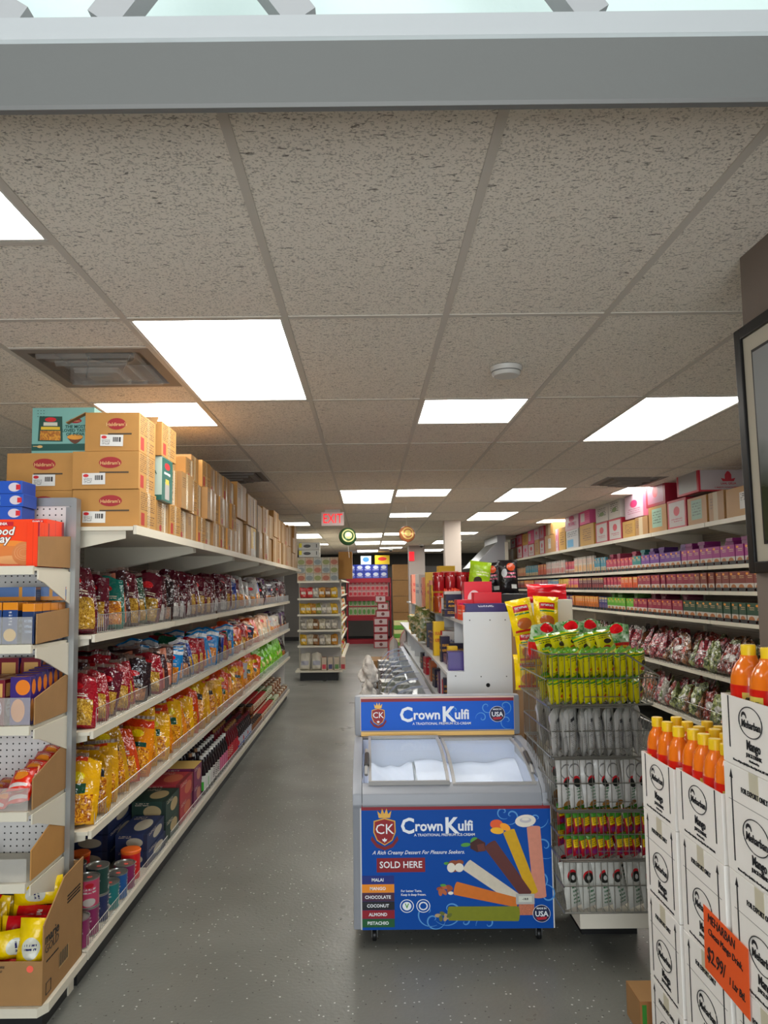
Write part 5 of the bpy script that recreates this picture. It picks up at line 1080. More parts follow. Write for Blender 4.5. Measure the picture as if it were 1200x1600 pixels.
up = [(7.35, 7.85, .28, .30, 'crimson'), (7.95, 8.5, .215, .27, 'pink and white'), (8.65, 9.1, .27, .24, 'white'), (9.12, 9.6, .27, .22, 'white'), (9.85, 10.35, .305, .2, 'bright pink'), (10.4, 11.1, .28, .27, 'pink and white'), (11.8, 12.35, .30, .26, 'taped kraft'), (12.45, 12.8, .265, .24, 'crimson'), (12.82, 13.2, .28, .2, 'pink and white'), (13.25, 13.7, .24, .24, 'bright pink'), (13.72, 14.2, .24, .22, 'mustard'), (14.25, 14.75, .26, .22, 'crimson'), (14.85, 15.4, .24, .2, 'red-edged white')]
for i, (a, b, z, h, k) in enumerate(up):
    e = rc(a, b, TZ+z, h, k, f'{k} carton, upper layer of right top shelf, {nth(i+1)} from near end')
    if i in (2,): ob('flap', MB().prism([(0, h), (.2, h+.07), (.2, h+.066), (0, h-.004)], -.2, .2, 'x', CARD2), e)
    if i == 5: ob('lettering', text("INDIA'S", .07, mat('ink_pink', (196, 40, 110), .5), .02), e, (0, -.003, h*.62), FR); ob('lettering', text('NATURAL', .07, mat('ink_pink', ()), .02), e, (0, -.003, h*.32), FR)
BIGW = lab_('big_redwhite', (186, 44, 64), [('r', .03, .06, .97, .94, (206, 196, 196))]); BIGS = lab_('big_redwhite_side', (186, 44, 64), [('r', .08, .08, .92, .92, (176, 172, 172))])
e = ob('cardboard_carton', carton_mesh(.46, .62, .25, {'x': BIGW, 'f': BIGS, 'r': BIGW, 'l': BIGW}, .002), None, (3.0, 6.78, TZ+.295), (0, 0, R(-90)), 'large red and white carton with crown emblem on top near the picture frame', 'cardboard box', 'cartons on the right top shelf')
emb = ob('printed_emblem', MB().prism([(-.05, 0), (.05, 0), (.06, .03), (.03, .022), (.03, .06), (.015, .085), (0, .095), (-.015, .085), (-.03, .06), (-.03, .022), (-.06, .03)], .231, .232, 'x', RW) if False else MB().face([(.2315, .27+a, .09+b) for a, b in ((-.05, 0), (.05, 0), (.065, .03), (.03, .022), (.03, .06), (.015, .085), (0, .095), (-.015, .085), (-.03, .06), (-.03, .022), (-.065, .03))], mat('emblem_red', (196, 50, 66), .5)), e)
ob('lettering', text('LAAL QILLA', .026, mat('emblem_red', ()), .02), e, (.2318, .27, .07), FX); ob('lettering', text('LL MAJESTIC INDIAN BASMATI RICE', .016, mat('emblem_red', ()), .01), e, (.2318, .27, .035), FX)

# ------------------------------------------------------------------ wire basket tower
tower = empty('display_plinth', (1.05, 3.25, 0), label='white board deck on black plinth carrying the wire basket tower', cat='display stand')
ob('deck', MB().box(-.165, .20, -.03, .45, .146, .213, mat('white_deck', (206, 200, 186), .5, bump=.1, bscale=20)), tower); ob('plinth', MB().box(-.085, .17, .24, .44, 0, .146, KICK), tower)
WB = mat('basket_chrome', (170, 170, 166), .28, metal=.95)
BZ = [(1.302, 1.084), (1.074, .864), (.856, .642), (.634, .438), (.430, .220)]
BN = ['top', 'second', 'third', 'fourth', 'bottom']
BXY = []
for i, (zt, zb) in enumerate(BZ):
    x0 = .768+.012*i; h = zt-zb; yf, yb = 3.2, 3.74
    xt, xm, xb = x0+.345, x0+.49, x0+.455
    e = empty('wire_basket', (x0, yf, zb), label=f'chrome wire stacking basket, the {BN[i]} one of the five in the tower', cat='wire basket', group='wire stacking baskets')
    fl = lambda p, y: (p[0]-x0, y-yf, p[1]-zb)
    PG = [(x0, zb), (x0, zt), (xt, zt), (xm, zb+h*.55), (xb, zb)]
    for nm, y in (('front_frame', yf), ('rear_frame', yb)):
        mb = MB().tube([fl(p, y) for p in PG], .0042, WB, 6, closed=True); mb.tube([fl((x0, zb+h*.52), y), fl((xm-.004, zb+h*.52), y)], .0026, WB, 5); n = 17
        for k in range(1, n):
            x = x0+(xb-x0)*k/n
            zt_ = zt if x < xt else zt-(x-xt)/(xm-xt)*(zt-(zb+h*.55))
            mb.tube([fl((x, zb), y), fl((x, zt_), y)], .0016, WB, 4)
        ob(nm, mb, e)
    mb = MB()
    for z in (zb, zb+h*.5, zt): mb.tube([fl((x0, z), yf), fl((x0, z), yb)], .0035, WB, 5)
    for k in range(1, 16): mb.tube([fl((x0, zb), yf+(yb-yf)*k/16), fl((x0, zt), yf+(yb-yf)*k/16)], .0016, WB, 4)
    ob('left_wall', mb, e)
    mb = MB()
    for p in ((xb, zb), (xm, zb+h*.55)): mb.tube([fl(p, yf), fl(p, yb)], .004, WB, 5)
    for k in range(1, 16): mb.tube([fl((xb, zb), yf+(yb-yf)*k/16), fl((xm, zb+h*.55), yf+(yb-yf)*k/16)], .0016, WB, 4)
    ob('mouth_wall', mb, e)
    mb = MB()
    for k in range(0, 14): mb.tube([fl((x0+(xb-x0)*k/13, zb), yf), fl((x0+(xb-x0)*k/13, zb), yb)], .0016, WB, 4)
    ob('wire_floor', mb, e)
    if i == 0 or i in (1, 2, 3): ob('price_bracket', MB().tube([(.16, -.006, .012), (.16, -.006, .035), (.33, -.006, .035), (.33, -.006, .012)], .0018, WB, 4), e)
    BXY.append((x0, xb, zb, zt))
NOOD = pm('noodle_pack', (206, 196, 36), [('r', 0, .92, 1, 1, (110, 170, 60)), ('r', 0, 0, 1, .06, (120, 180, 60)), ('e', .5, .5, .2, .10, (60, 50, 40)), ('e', .42, .28, .2, .07, (170, 60, 40)), ('t', .1, .6, .9, .76, (40, 60, 40), 2), ('r', .0, .80, 1, .86, (70, 130, 50)), ('t', .1, .1, .9, .2, (60, 60, 40), 2)], .22, bump=.3)
NM = [pillow(.115, .115, .035, s, NOOD) for s in (11, 12, 13)]
WPK = pm('white_print_pack', (198, 196, 192), [('t', .1, .1, .9, .7, (130, 126, 124), 16), ('r', .2, .72, .45, .8, (60, 60, 62)), ('r', 0, .45, 1, .455, (90, 90, 92))], .28, bump=.3)
WPM = [pillow(.16, .205, .04, s, WPK) for s in (14, 15)]
WPL = pm('white_logo_pack', (202, 200, 196), [('e', .5, .74, .34, .16, (120, 118, 118)), ('e', .5, .74, .3, .13, (202, 200, 196)), ('e', .5, .54, .22, .10, (190, 40, 50)), ('e', .5, .50, .20, .09, (30, 34, 32)), ('t', .38, .14, .62, .4, (50, 110, 70), 4), ('e', .5, .06, .22, .07, (150, 110, 60))], .28, bump=.3)
WLM = [pillow(.092, .205, .035, s, WPL) for s in (16, 17)]
WPG = pm('white_green_text_pack', (204, 204, 198), [('e', .5, .68, .27, .12, (190, 40, 50)), ('e', .5, .64, .25, .11, (34, 36, 34)), ('e', .5, .64, .09, .05, (200, 200, 196)), ('t', .34, .06, .66, .46, (40, 96, 60), 5)], .28, bump=.3)
WGM = [pillow(.098, .20, .035, s, WPG) for s in (18, 19)]
RYG = pm('red_yellow_pack', (150, 20, 40), [('r', 0, .78, 1, 1, (70, 130, 50)), ('r', .1, .4, .9, .76, (222, 190, 30)), ('t', .2, .45, .8, .7, (70, 60, 30), 3), ('e', .5, .2, .3, .12, (120, 40, 100))], .25, bump=.3)
RGM = [pillow(.05, .093, .02, s, RYG) for s in (20, 21)]
def packs(bi, ms, n, cols, z_off, ry, label, cat, yy=(3.235,), tilt=0, rows=('front',), x_in=.03, yaw=40):
    x0, xb, zb, zt = BXY[bi]; c = 0
    for ri, y in enumerate(yy):
        for k in range(n):
            x = x0+x_in+(xb-x0-2*x_in)*(k+.5)/n
            c += 1
            ob(cat.replace(' ', '_'), ms[k % len(ms)], None, (x, y, zb+z_off), (R(rnd.uniform(-6, 3)), R(ry+rnd.uniform(-4, 4)), R(yaw+rnd.uniform(-8, 8))), f'{label}, {nth(k+1)} from left, {rows[ri]} row, {BN[bi]} basket', cat, f'packs in the {BN[bi]} wire basket')
def two(bi, ms, n, hrow, label, cat, yaw, yys, ry=-8):
    x0, xb, zb, zt = BXY[bi]
    for lv in range(2):
        for ri, y in enumerate(yys):
            for k in range(n):
                x = x0+.03+(xb-x0-.05)*(k+.5)/n
                ob(cat.replace(' ', '_'), ms[(k+lv) % len(ms)], None, (x+.006*lv, y, zb+.006+hrow*lv), (R(rnd.uniform(-5, 3)), R(ry+rnd.uniform(-5, 5)), R(yaw+rnd.uniform(-9, 9))), f'{label}, {nth(k+1)} from left, {("lower","upper")[lv]} {("front","rear")[ri]} row, {BN[bi]} basket', cat, f'packs in the {BN[bi]} wire basket')
two(0, NM, 13, .113, 'yellow-green noodle pack', 'noodle pack', 58, (3.255, 3.40))
packs(1, WPM, 10, 0, .006, -10, 'white printed snack pack', 'snack pack', (3.285, 3.5), rows=('front', 'rear'), yaw=62)
packs(2, WLM, 7, 0, .006, -6, 'white pack with red and black emblem', 'snack pack', (3.245, 3.42), rows=('front', 'rear'), yaw=22)
two(3, RGM, 11, .092, 'small red pack with yellow label', 'spice pack', 25, (3.235, 3.36))
packs(4, WGM, 6, 0, .006, -9, 'white pack with green lettering', 'snack pack', (3.25, 3.42), rows=('front', 'rear'), yaw=20)
# heap on top of the tower
LOAF = pm('noodle_multipack', (186, 44, 40), [('r', 0, .5, 1, 1, ('n', (60, 120, 50), (190, 206, 176), 26)), ('e', .55, .86, .24, .12, (206, 20, 34)), ('r', .15, .08, .85, .42, (214, 170, 40)), ('t', .2, .12, .8, .38, (150, 60, 30), 3)], .2, bump=.5)
LM = [bag(.15, .17, .13, s, LOAF, .8) for s in (41, 42)]
for i, (x, y, z, a) in enumerate(((.83, 3.52, 1.25, 15), (.95, 3.56, 1.26, -10), (1.07, 3.6, 1.26, 10), (1.185, 3.55, 1.24, -6), (1.0, 3.68, 1.25, 0), (1.16, 3.68, 1.16, 12))):
    ob('noodle_multipack', LM[i % 2], None, (x, y, z), (0, R(rnd.uniform(-6, 6)), R(a)), f'green and red wrapped noodle multipack behind the top basket, {nth(i+1)} from left', 'noodle pack', 'wrapped multipacks on the basket tower')
for i, x in enumerate((.84, .90, .96, 1.02, 1.07, 1.11)):
    ob('noodle_pack', NM[i % 3], None, (x, 3.42-.01*(i % 2), 1.262+.01*(i % 3)), (R(-18), R(rnd.uniform(-16, 8)), R(30+rnd.uniform(-9, 9))), f'yellow-green noodle pack leaning on top of the basket heap, {nth(i+1)} from the left', 'noodle pack', 'noodle packs on the heap')
YNP = pm('yellow_noodle_pouch', (238, 206, 24), [('r', .18, .62, .82, .80, (190, 40, 50)), ('t', .24, .64, .76, .76, (230, 220, 220), 1), ('e', .5, .28, .3, .16, (190, 110, 60)), ('r', .2, .54, .8, .58, (60, 130, 60)), ('r', .1, .06, .9, .12, (200, 50, 40))], .25, bump=.4)
YNM = [pillow(.14, .19, .06, s, YNP) for s in (51, 52)]
GB = empty('side_display_board', (.99, 4.15, 0), label='narrow white and brown board stand behind the basket tower', cat='display stand')
ob('white_board', MB().box(-.05, .02, .01, .03, .2, 1.50, WHITE), GB); ob('shelf', MB().box(-.12, .26, .02, .4, 1.10, 1.12, WHITE), GB); ob('base', MB().box(-.12, .26, .03, .4, 0, 1.10, mat('board_brown', (150, 116, 80), .6)), GB)
for i, (x, y, z, a) in enumerate(((.835, 3.90, 1.345, -10), (.95, 3.93, 1.355, 4), (.87, 3.96, 1.19, -6), (.98, 3.99, 1.20, 5), (1.09, 3.98, 1.21, 8), (.86, 4.0, 1.04, 0), (.98, 4.03, 1.05, 0), (1.10, 4.03, 1.05, 0))):
    ob('noodle_pouch', YNM[i % 2], None, (x, y-.0, z), (R(-12), R(a), R(rnd.uniform(-12, 12))), f'large yellow noodle pouch piled at the end of the white display, {nth(i+1)} counted downward', 'noodle pack', 'yellow pouches behind the baskets')
RPU = pillow(.24, .11, .09, 61, mat('red_pouch', (206, 20, 34), .22, bump=.5, bscale=20))
ob('red_pouch', RPU, None, (1.04, 4.25, 1.50), (R(-10), 0, 0), 'glossy red food pouch on top behind the yellow pouches', 'food pack')
ob('pouch_stand', MB().box(0, .2, 0, .2, 0, .4, WHITE).mesh('p', bevel=.004), None, (.97, 4.2, 1.12), (0, 0, 0), 'white block between yellow pouches and red pouch', 'box')

# ------------------------------------------------------------------ white laminate display unit
LAM = mat('white_laminate', (206, 208, 210), .35)
U = empty('display_unit', (.66, 4.35, 0), label='white laminate display unit with slanted side shelves behind the freezer', cat='display unit')
def ux(x): return x-.66
UL = 6.3
ob('end_panel', MB().prism([(ux(.46), 0), (ux(.845), 0), (ux(.845), 1.447), (ux(.562), 1.447), (ux(.562), 1.098), (ux(.46), 1.098)], 0, .018, 'y', LAM), U)
ob('edge_strip', MB().box(ux(.846), ux(.875), .002, .02, 0, 1.36, mat('board_brown', ())), U)
scr = MB()
for x, z in ((.60, 1.40), (.72, 1.40), (.81, 1.40), (.51, 1.075), (.66, 1.07), (.81, 1.07)): scr.lathe([(.004, 0), (0, 0)], m=GRD, n=8); [scr.v.__setitem__(t, (ux(x)+scr.v[t][0], -.001, z+scr.v[t][1])) for t in range(len(scr.v)-16, len(scr.v))]
ob('screw_heads', scr, U)
ob('cable_hole', MB().lathe([(.012, 0), (.012, .0006), (0, .0006)], m=DARK, n=20), U, (ux(.70), -.0001, 1.02), (R(90), 0, 0))
ob('core_panel', MB().box(ux(.80), ux(.815), .02, UL, 0, 1.36, LAM), U)
ob('shelf', MB().box(ux(.56), ux(.80), .02, UL, 1.375, 1.395, LAM), U, label='top shelf of the white display'); ob('shelf', MB().box(ux(.46), ux(.80), .02, UL, 1.075, 1.093, LAM), U); ob('shelf', MB().box(ux(.46), ux(.80), .02, UL, .845, .865, LAM), U)
for k in range(1, 9): ob('divider', MB().box(ux(.49), ux(.80), k*.7, k*.7+.015, .866, 1.074, LAM).box(ux(.59), ux(.80), k*.7, k*.7+.015, 1.094, 1.374, LAM), U)
def item(name, x, y, z, w, d, h, m, label, cat='food box', rot=0, side=None, grp=None): return ob(name, carton_mesh(w, d, h, {'x': side or m, 'f': m}, .0015), None, (x, y, z), (0, 0, R(rot)), label, cat, grp)
def tcol(n, c, c2=(220, 210, 200)): return pm('goods_'+n, c, [('t', .12, .3, .88, .7, c2, 2)], .4)
NAVG = pm('goods_navy', (46, 34, 96), [('t', .3, .7, .7, .9, (210, 206, 220), 1)], .4); CHR = pm('goods_red', (190, 20, 46), [('e', .36, .5, .24, .26, (226, 210, 212)), ('r', .6, .35, .92, .65, (120, 50, 120))], .4); CHR2 = pm('goods_red2', (196, 22, 44), [('r', .08, .3, .42, .6, (220, 196, 200)), ('r', .48, .3, .92, .6, (214, 170, 176))], .4)
T1 = 1.396
item('chocolate_box', .705, 4.40, T1, .24, .12, .10, NAVG, 'dark navy chocolate carton at the front end on the white display'); item('chocolate_box', .745, 4.56, T1, .17, .12, .165, CHR2, 'red candy bar carton standing behind the navy carton')
item('chocolate_box', .64, 4.62, T1, .16, .14, .12, CHR, 'red candy carton left of the standing red carton, front row'); item('chocolate_box', .715, 4.76, T1, .18, .12, .235, CHR, 'taller red candy bar carton in the second row on the white display')
for i in range(3): item('candy_packet', .585+.012*i, 4.45+.13*i, T1, .035, .1, .09+.01*i, tcol('candy%d' % i, ((226, 80, 40), (196, 40, 110), (226, 120, 40))[i]), f'narrow {("orange","pink","amber")[i]} candy packet at the left edge of the white display top', 'candy packet', rot=8)
BCK = pm('black_noodle_pouch', (24, 20, 22), [('e', .6, .78, .24, .12, (190, 80, 40)), ('t', .2, .4, .85, .62, (220, 130, 150), 2), ('r', .6, .14, .9, .26, (200, 200, 196)), ('e', .25, .6, .14, .12, (190, 190, 190))], .25, bump=.35)
bp_ = pillow(.15, .25, .07, 71, BCK)
item('carton_riser', 1.02, 5.35, 1.36, .30, .3, .18, mat('black_card', (30, 26, 28), .5), 'black carton under the black noodle pouches', 'box')
ob('noodle_pouch', bp_, None, (1.05, 5.45, 1.545), (R(-6), 0, R(4)), 'large black noodle pouch with picture, the right one of two', 'noodle pack', 'black noodle pouches'); ob('noodle_pouch', bp_, None, (.955, 5.6, 1.53), (R(-6), R(-6), R(-8)), 'large black noodle pouch half hidden behind the other', 'noodle pack', 'black noodle pouches')
LIM = pm('lime_pouch', (150, 180, 40), [('t', .3, .4, .9, .6, (220, 220, 190), 2), ('e', .4, .25, .2, .14, (60, 50, 40))], .3, bump=.4)
ob('noodle_pouch', pillow(.16, .2, .08, 72, LIM), None, (.80, 5.3, 1.585), (R(-10), R(8), 0), 'lime green noodle pouch behind the red candy cartons', 'noodle pack')
item('carton_riser', .80, 5.2, 1.396, .16, .24, .185, mat('goods_maroon_c', (110, 24, 40), .5), 'maroon carton under the lime green pouch', 'box')
# red jars in two tiers
RJ = mat('red_jar', (150, 18, 26), .2, spec=.7, coat=.3); AMB = mat('amber_jar', (150, 60, 20), .2, coat=.3); GJ = mat('jar_gold', (190, 140, 60), .35, metal=.4); RL = mat('jar_red_lid', (170, 26, 30), .35)
jm = {m.name: (lathe_obj([(.038, 0), (.042, .01), (.042, .12), (.036, .135), (0, .135)], [GJ, m, m, m], 20), lathe_obj([(.038, 0), (.038, .022), (0, .023)], [RL]*2, 20)) for m in (RJ, AMB)}
n = 0
for tier, (z, m) in enumerate(((T1, AMB), (1.556, RJ))):
    for i in range(4):
        for j in range(2):
            n += 1; o = ob('drink_jar', jm[m.name][0], None, (.555+.088*i, 5.72+.088*j, z), (0, 0, 0), f'{("amber","tall red")[tier]} jar on the white display, {nth(i+1)} from left, {("front","rear")[j]} row', 'jar', 'tiered jars on the white display'); ob('lid', jm[m.name][1], o, (0, 0, .134))
YB = tcol('yellowbox', (226, 186, 30), (190, 90, 30)); PB = tcol('pinkbox', (222, 150, 130), (190, 50, 60)); WB2 = tcol('whitebox', (206, 200, 196), (90, 90, 120)); DB = tcol('darkbox', (30, 24, 50), (200, 150, 60)); BRB = tcol('brownbox', (170, 96, 50), (96, 50, 30)); DM = pm('goods_purple', (56, 30, 110), [('t', .5, .3, .95, .5, (220, 216, 230), 2), ('r', .5, .1, .52, .5, (220, 216, 230))], .35); MX = tcol('mixbox', (96, 60, 90), (220, 160, 120)); TLB = tcol('tealbox', (50, 120, 120))
GNM = {'yellowbox': 'yellow', 'pinkbox': 'pink', 'whitebox': 'white', 'darkbox': 'dark navy', 'brownbox': 'brown', 'purple': 'purple', 'mixbox': 'plum coloured', 'tealbox': 'teal', 'redbox': 'red'}
tops = [(.60, 5.0, .16, .1, .05, DB), (.62, 5.18, .14, .1, .15, DB), (.72, 5.0, .10, .1, .2, DB), (.62, 5.36, .12, .1, .17, WB2), (.60, 5.5, .10, .1, .12, WB2), (.60, 6.1, .14, .12, .22, YB), (.75, 6.1, .16, .12, .3, YB), (.60, 6.4, .12, .12, .26, PB), (.73, 6.45, .14, .12, .34, PB), (.60, 6.8, .13, .15, .34, YB), (.75, 6.9, .15, .15, .40, YB), (.62, 7.3, .14, .2, .3, PB), (.62, 7.8, .15, .25, .34, WB2), (.62, 8.4, .15, .3, .3, YB), (.62, 9.1, .15, .3, .36, PB)]
for i, (x, y, w, d, h, m) in enumerate(tops): item('food_carton', x, y, T1, w, d, h, m, f'{GNM[m.name[6:]]} box on top of the white display, {nth(i+1)} going away', rot=rnd.uniform(-6, 6), grp='boxes on the white display')
ORP = pillow(.05, .2, .03, 81, mat('orange_packet', (226, 70, 40), .3, bump=.3))
for i in range(5): ob('candy_packet', ORP, None, (.565+.02*i, 5.66-.01*i, T1+.0), (R(-10), R(18), R(20)), f'thin orange sweet packet at the left edge of the white display, {nth(i+1)} in the fan', 'candy packet', 'fanned orange packets')
mids = [(.62, 4.46, .22, .12, .11, DM), (.66, 4.60, .18, .12, .08, BRB), (.56, 4.64, .06, .06, .13, YB), (.61, 4.82, .15, .15, .06, MX), (.55, 4.98, .06, .06, .17, DB), (.64, 5.02, .16, .1, .12, DB), (.62, 5.2, .13, .08, .19, WB2), (.55, 5.42, .08, .06, .25, YB), (.63, 5.5, .15, .08, .2, WB2), (.58, 5.7, .1, .12, .1, TLB), (.6, 5.9, .12, .14, .14, MX), (.58, 6.2, .12, .1, .2, DB), (.6, 6.45, .13, .12, .13, BRB), (.6, 6.8, .13, .14, .2, WB2), (.6, 7.3, .13, .2, .18, DB), (.6, 7.9, .13, .2, .2, MX), (.6, 8.6, .13, .25, .18, YB)]
for i, (x, y, w, d, h, m) in enumerate(mids): item('food_carton', x-.03, y, 1.094, w, d, h, m, f'{GNM[m.name[6:]]} carton on the middle shelf of the white display, {nth(i+1)} going away', rot=rnd.uniform(-6, 6), grp='boxes on the middle shelf')
ob('lettering', text('DAIRY', .032, PAPER, .02), D.objects['food_carton'] if False else None, (.64, 4.4585, 1.145), FR) if False else None
o = ob('malt_jar', lathe_obj([(.04, 0), (.042, .01), (.042, .16), (0, .16)], [mat('malt_white', (206, 200, 200), .35)]*3, 20), None, (.56, 5.30, 1.094), (0, 0, 0), 'round white jar with red lid on the middle shelf', 'jar'); ob('lid', lathe_obj([(.043, 0), (.043, .03), (0, .03)], [RL]*2, 20), o, (0, 0, .16)); ob('label_band', lathe_obj([(.0425, .06), (.0425, .11)], [RL], 20), o)
lows = [(.54, 4.46, .10, .1, .14, BRB), (.53, 4.6, .05, .1, .15, WB2), (.50, 4.73, .05, .05, .15, DB), (.53, 4.86, .1, .08, .12, tcol('redbox', (190, 40, 60))), (.53, 5.1, .1, .12, .14, MX), (.53, 5.4, .1, .12, .13, DB), (.53, 5.75, .1, .12, .16, BRB), (.53, 6.2, .1, .14, .14, tcol('redbox', ())), (.53, 6.6, .1, .14, .14, DB)]
for i, (x, y, w, d, h, m) in enumerate(lows): item('food_carton', x, y, .866, w, d, h, m, f'{GNM[m.name[6:]]} packet on the lowest shelf of the white display, {nth(i+1)} going away', rot=rnd.uniform(-6, 6), grp='boxes on the lowest shelf')
MUL = pillow(.13, .2, .07, 91, pm('mixed_pouch', ('n', (90, 110, 60), (210, 190, 150), 16), [('t', .2, .3, .8, .6, (220, 220, 210), 2)], .25, bump=.5))
for i in range(9): ob('snack_pouch', MUL, None, (.50+.05*(i % 2), 6.3+.17*i, 1.096+(.12 if i % 3 == 0 else .02)), (R(-12), R(rnd.uniform(-20, 20)), R(30)), f'clear mixed pouch piled on the middle shelf of the white display, {nth(i+1)} going away', 'snack bag', 'mixed pouches on the white display')

# ------------------------------------------------------------------ curved glass chest freezers along the aisle
CF = mat('chest_white', (176, 182, 196), .35); RUB = mat('lid_edge', (168, 176, 200), .2, alpha=.55)
for i in range(5):
    y0 = 4.56+.98*i; L_ = .95
    e = empty('chest_freezer', (.28, y0, 0), label=f'low chest freezer with curved glass top along the aisle, {nth(i+1)} from the near end', cat='freezer', group='curved glass chest freezers')
    ob('cabinet', MB().box(-.17, .16, 0, L_, .08, .60, CF).mesh('c', bevel=.008), e); ob('kick_base', MB().box(-.14, .15, .02, L_-.02, 0, .08, KICK), e)
    ob('back_rail', MB().box(.12, .165, 0, L_, .60, .845, CF), e)
    AR = [(-.165, .56), (-.155, .66), (-.115, .75), (-.05, .815), (.04, .848), (.12, .856)]
    for k in range(1):
        o = ob('curved_lid', MB().prism(AR+[(a, b-.004) for a, b in reversed(AR)], .01, L_-.01, 'y', GLASS), e)
        for yy in (.006, .47): ob('lid_edge', MB().prism([(a, b+.006) for a, b in AR]+[(a, b-.008) for a, b in reversed(AR)], yy, yy+.012, 'y', RUB), o)
    ob('side_glass', MB().prism([(-.165, .60)]+AR[1:]+[(.12, .60)], .0, .004, 'y', GLASS), e)
    fm = ('n', ((120, 60, 50), (60, 60, 90), (110, 110, 70), (80, 50, 50), (90, 90, 90))[i], (206, 206, 210), 14)
    n = 0
    for a in range(2):
        for b in range(5):
            n += 1; item('frozen_pack', .18+.13*a, y0+.06+.18*b, .602, .12, .14, .05+.03*((a+b) % 3), pm('frozen_print%d' % i, fm, [('t', .1, .2, .9, .5, (220, 220, 224), 2)], .3), f'frosty frozen food pack inside the {nth(i+1)} curved glass freezer, {nth(n)} one', rot=rnd.uniform(-10, 10), cat='frozen food', grp='packs in the curved glass freezers')
# sacks by the freezers
GAR = mat('white_net_sack', (216, 210, 204), .7, bump=.9, bscale=24, var=.12)
for i, (x, y, z) in enumerate(((.05, 8.1, 0), (.06, 8.45, 0), (.05, 8.8, 0), (.05, 8.2, .28), (.06, 8.6, .28), (.06, 8.35, .52), (.055, 8.72, .5))): ob('net_sack', bag(.22, .30, .2, 100+i, GAR, 1.2), None, (x-.06, y, z), (0, R(rnd.uniform(-5, 5)), R(-70)), f'white net sack beside the curved glass freezers, {nth(i+1)} counted upward', 'sack', 'white net sacks')
RIC = pm('rice_bag', (206, 200, 196), [('r', 0, .25, 1, .72, (196, 30, 40)), ('t', .2, .35, .8, .6, (226, 210, 206), 1)], .35, bump=.3)
for i, (x, y, z) in enumerate(((.12, 9.55, .66), (.13, 9.6, .78), (.28, 9.8, .72), (.3, 9.9, .85))): ob('rice_bag', pillow(.34, .42, .13, 110+i, RIC), None, (x+.2, y, z), (R(90), R(90), R(180)), f'red and white rice bag lying on the far freezer, {nth(i+1)} one from the bottom', 'bag of rice', 'red and white rice bags')
item('rice_pallet', .25, 9.5, 0, .5, .6, .655, CARD2, 'brown crate under the red and white rice bags', 'crate')

# ------------------------------------------------------------------ far end-cap with dry goods
fe = empty('endcap_shelving', (-.865, 12.8, 0), label='cream end bay with stacked cartons on top in the distance, left of the aisle', cat='shelving')
FZ = [.17, .60, .87, 1.14, 1.42, 1.72]
ob('back_panel', MB().box(-.36, .36, .42, .44, .1, 1.75, PEG_X), fe); ob('kick_plate', MB().box(-.33, .33, .03, .42, 0, .14, KICK), fe)
for z in FZ: shelf_part(fe, -.37 if z > .2 else -.41, .37 if z > .2 else .41, 0, .42, z, lip='y0')
for s in (-1, 1): ob('upright', MB().box(s*.37-.012, s*.37+.012, .40, .44, .1, 1.75, SHELF), fe)
for z in FZ[1:]: bracket(fe, .41, .02, .366, z-.01, .1, .03, axis='y')
FG = {'red': (196, 60, 60), 'yellow': (222, 180, 50), 'cream': (210, 200, 176), 'amber': (196, 140, 50), 'pale': (186, 180, 170), 'olive': (150, 150, 80), 'brown': (140, 100, 60)}
FM = {k: [bag(.13, .19, .08, 200+j, pm('far_'+k, ('n', tuple(v*.8 for v in c), c, 20), [('r', .2, .35, .8, .6, (214, 206, 190))], .25, bump=.4), .8) for j in range(2)] for k, c in FG.items()}
frs = [(1.72, 0, []), (1.425, 6, ['red', 'red', 'pale', 'amber', 'brown', 'yellow']), (1.145, 7, ['yellow', 'yellow', 'amber', 'olive', 'pale', 'cream', 'yellow']), (.875, 6, ['pale', 'cream', 'brown', 'cream', 'pale', 'pale']), (.605, 6, ['yellow', 'cream', 'brown', 'pale', 'cream', 'amber'])]
for ri, (z, n, ks) in enumerate(frs):
    for i in range(n): ob('dry_goods_bag', FM[ks[i]][i % 2], None, (-.865-.32+.64*(i+.5)/n, 12.9, z), (0, 0, R(rnd.uniform(-15, 15))), f'{ks[i]} bag on the distant end bay, {nth(i+1)} from the left on its {nth(ri)} shelf down', 'bag of dry goods', 'bags on the distant end bay')
for i in range(2): ob('dry_goods_bag', bag(.19, .30, .12, 220+i, pm('flour_bag', (206, 200, 186), [('r', .15, .3, .85, .55, (170, 170, 180))], .4, bump=.3), .4), None, (-1.12+.21*i, 12.92, .172), (0, 0, 0), f'large white flour bag at the bottom of the distant end bay, {("left","right")[i]} one', 'bag of flour', 'flour bags')
for i in range(4): item('food_carton', -.78+.11*i, 12.86, .172, .08, .15, .22, pm('far_box%d' % i, (206, 190, 170), [('r', .1, .1, .9, .45, ((190, 60, 80), (60, 60, 100), (80, 120, 60), (176, 50, 60))[i])], .4), f'small upright carton with a {("pink","navy","green","red")[i]} print at the foot of the distant end bay')
CPX = [pm('picture_carton%d' % k, c, [('e', .5, .4, .42, .32, c2), ('t', .2, .78, .8, .92, (110, 90, 80), 1)], .45) for k, (c, c2) in enumerate((((190, 164, 140), (160, 100, 80)), ((180, 180, 172), (130, 136, 136)), ((190, 180, 160), (136, 140, 90))))]
for r_ in range(3):
    for i in range(5): item('picture_carton', -1.17+.145*i, 12.83, 1.722+.14*r_, .14, .3, .136, CPX[(i+r_) % 3], f'picture carton atop the distant end bay, {nth(i+1)} from left, {("lowest","middle","upper")[r_]} layer', grp='picture cartons on the distant end bay')
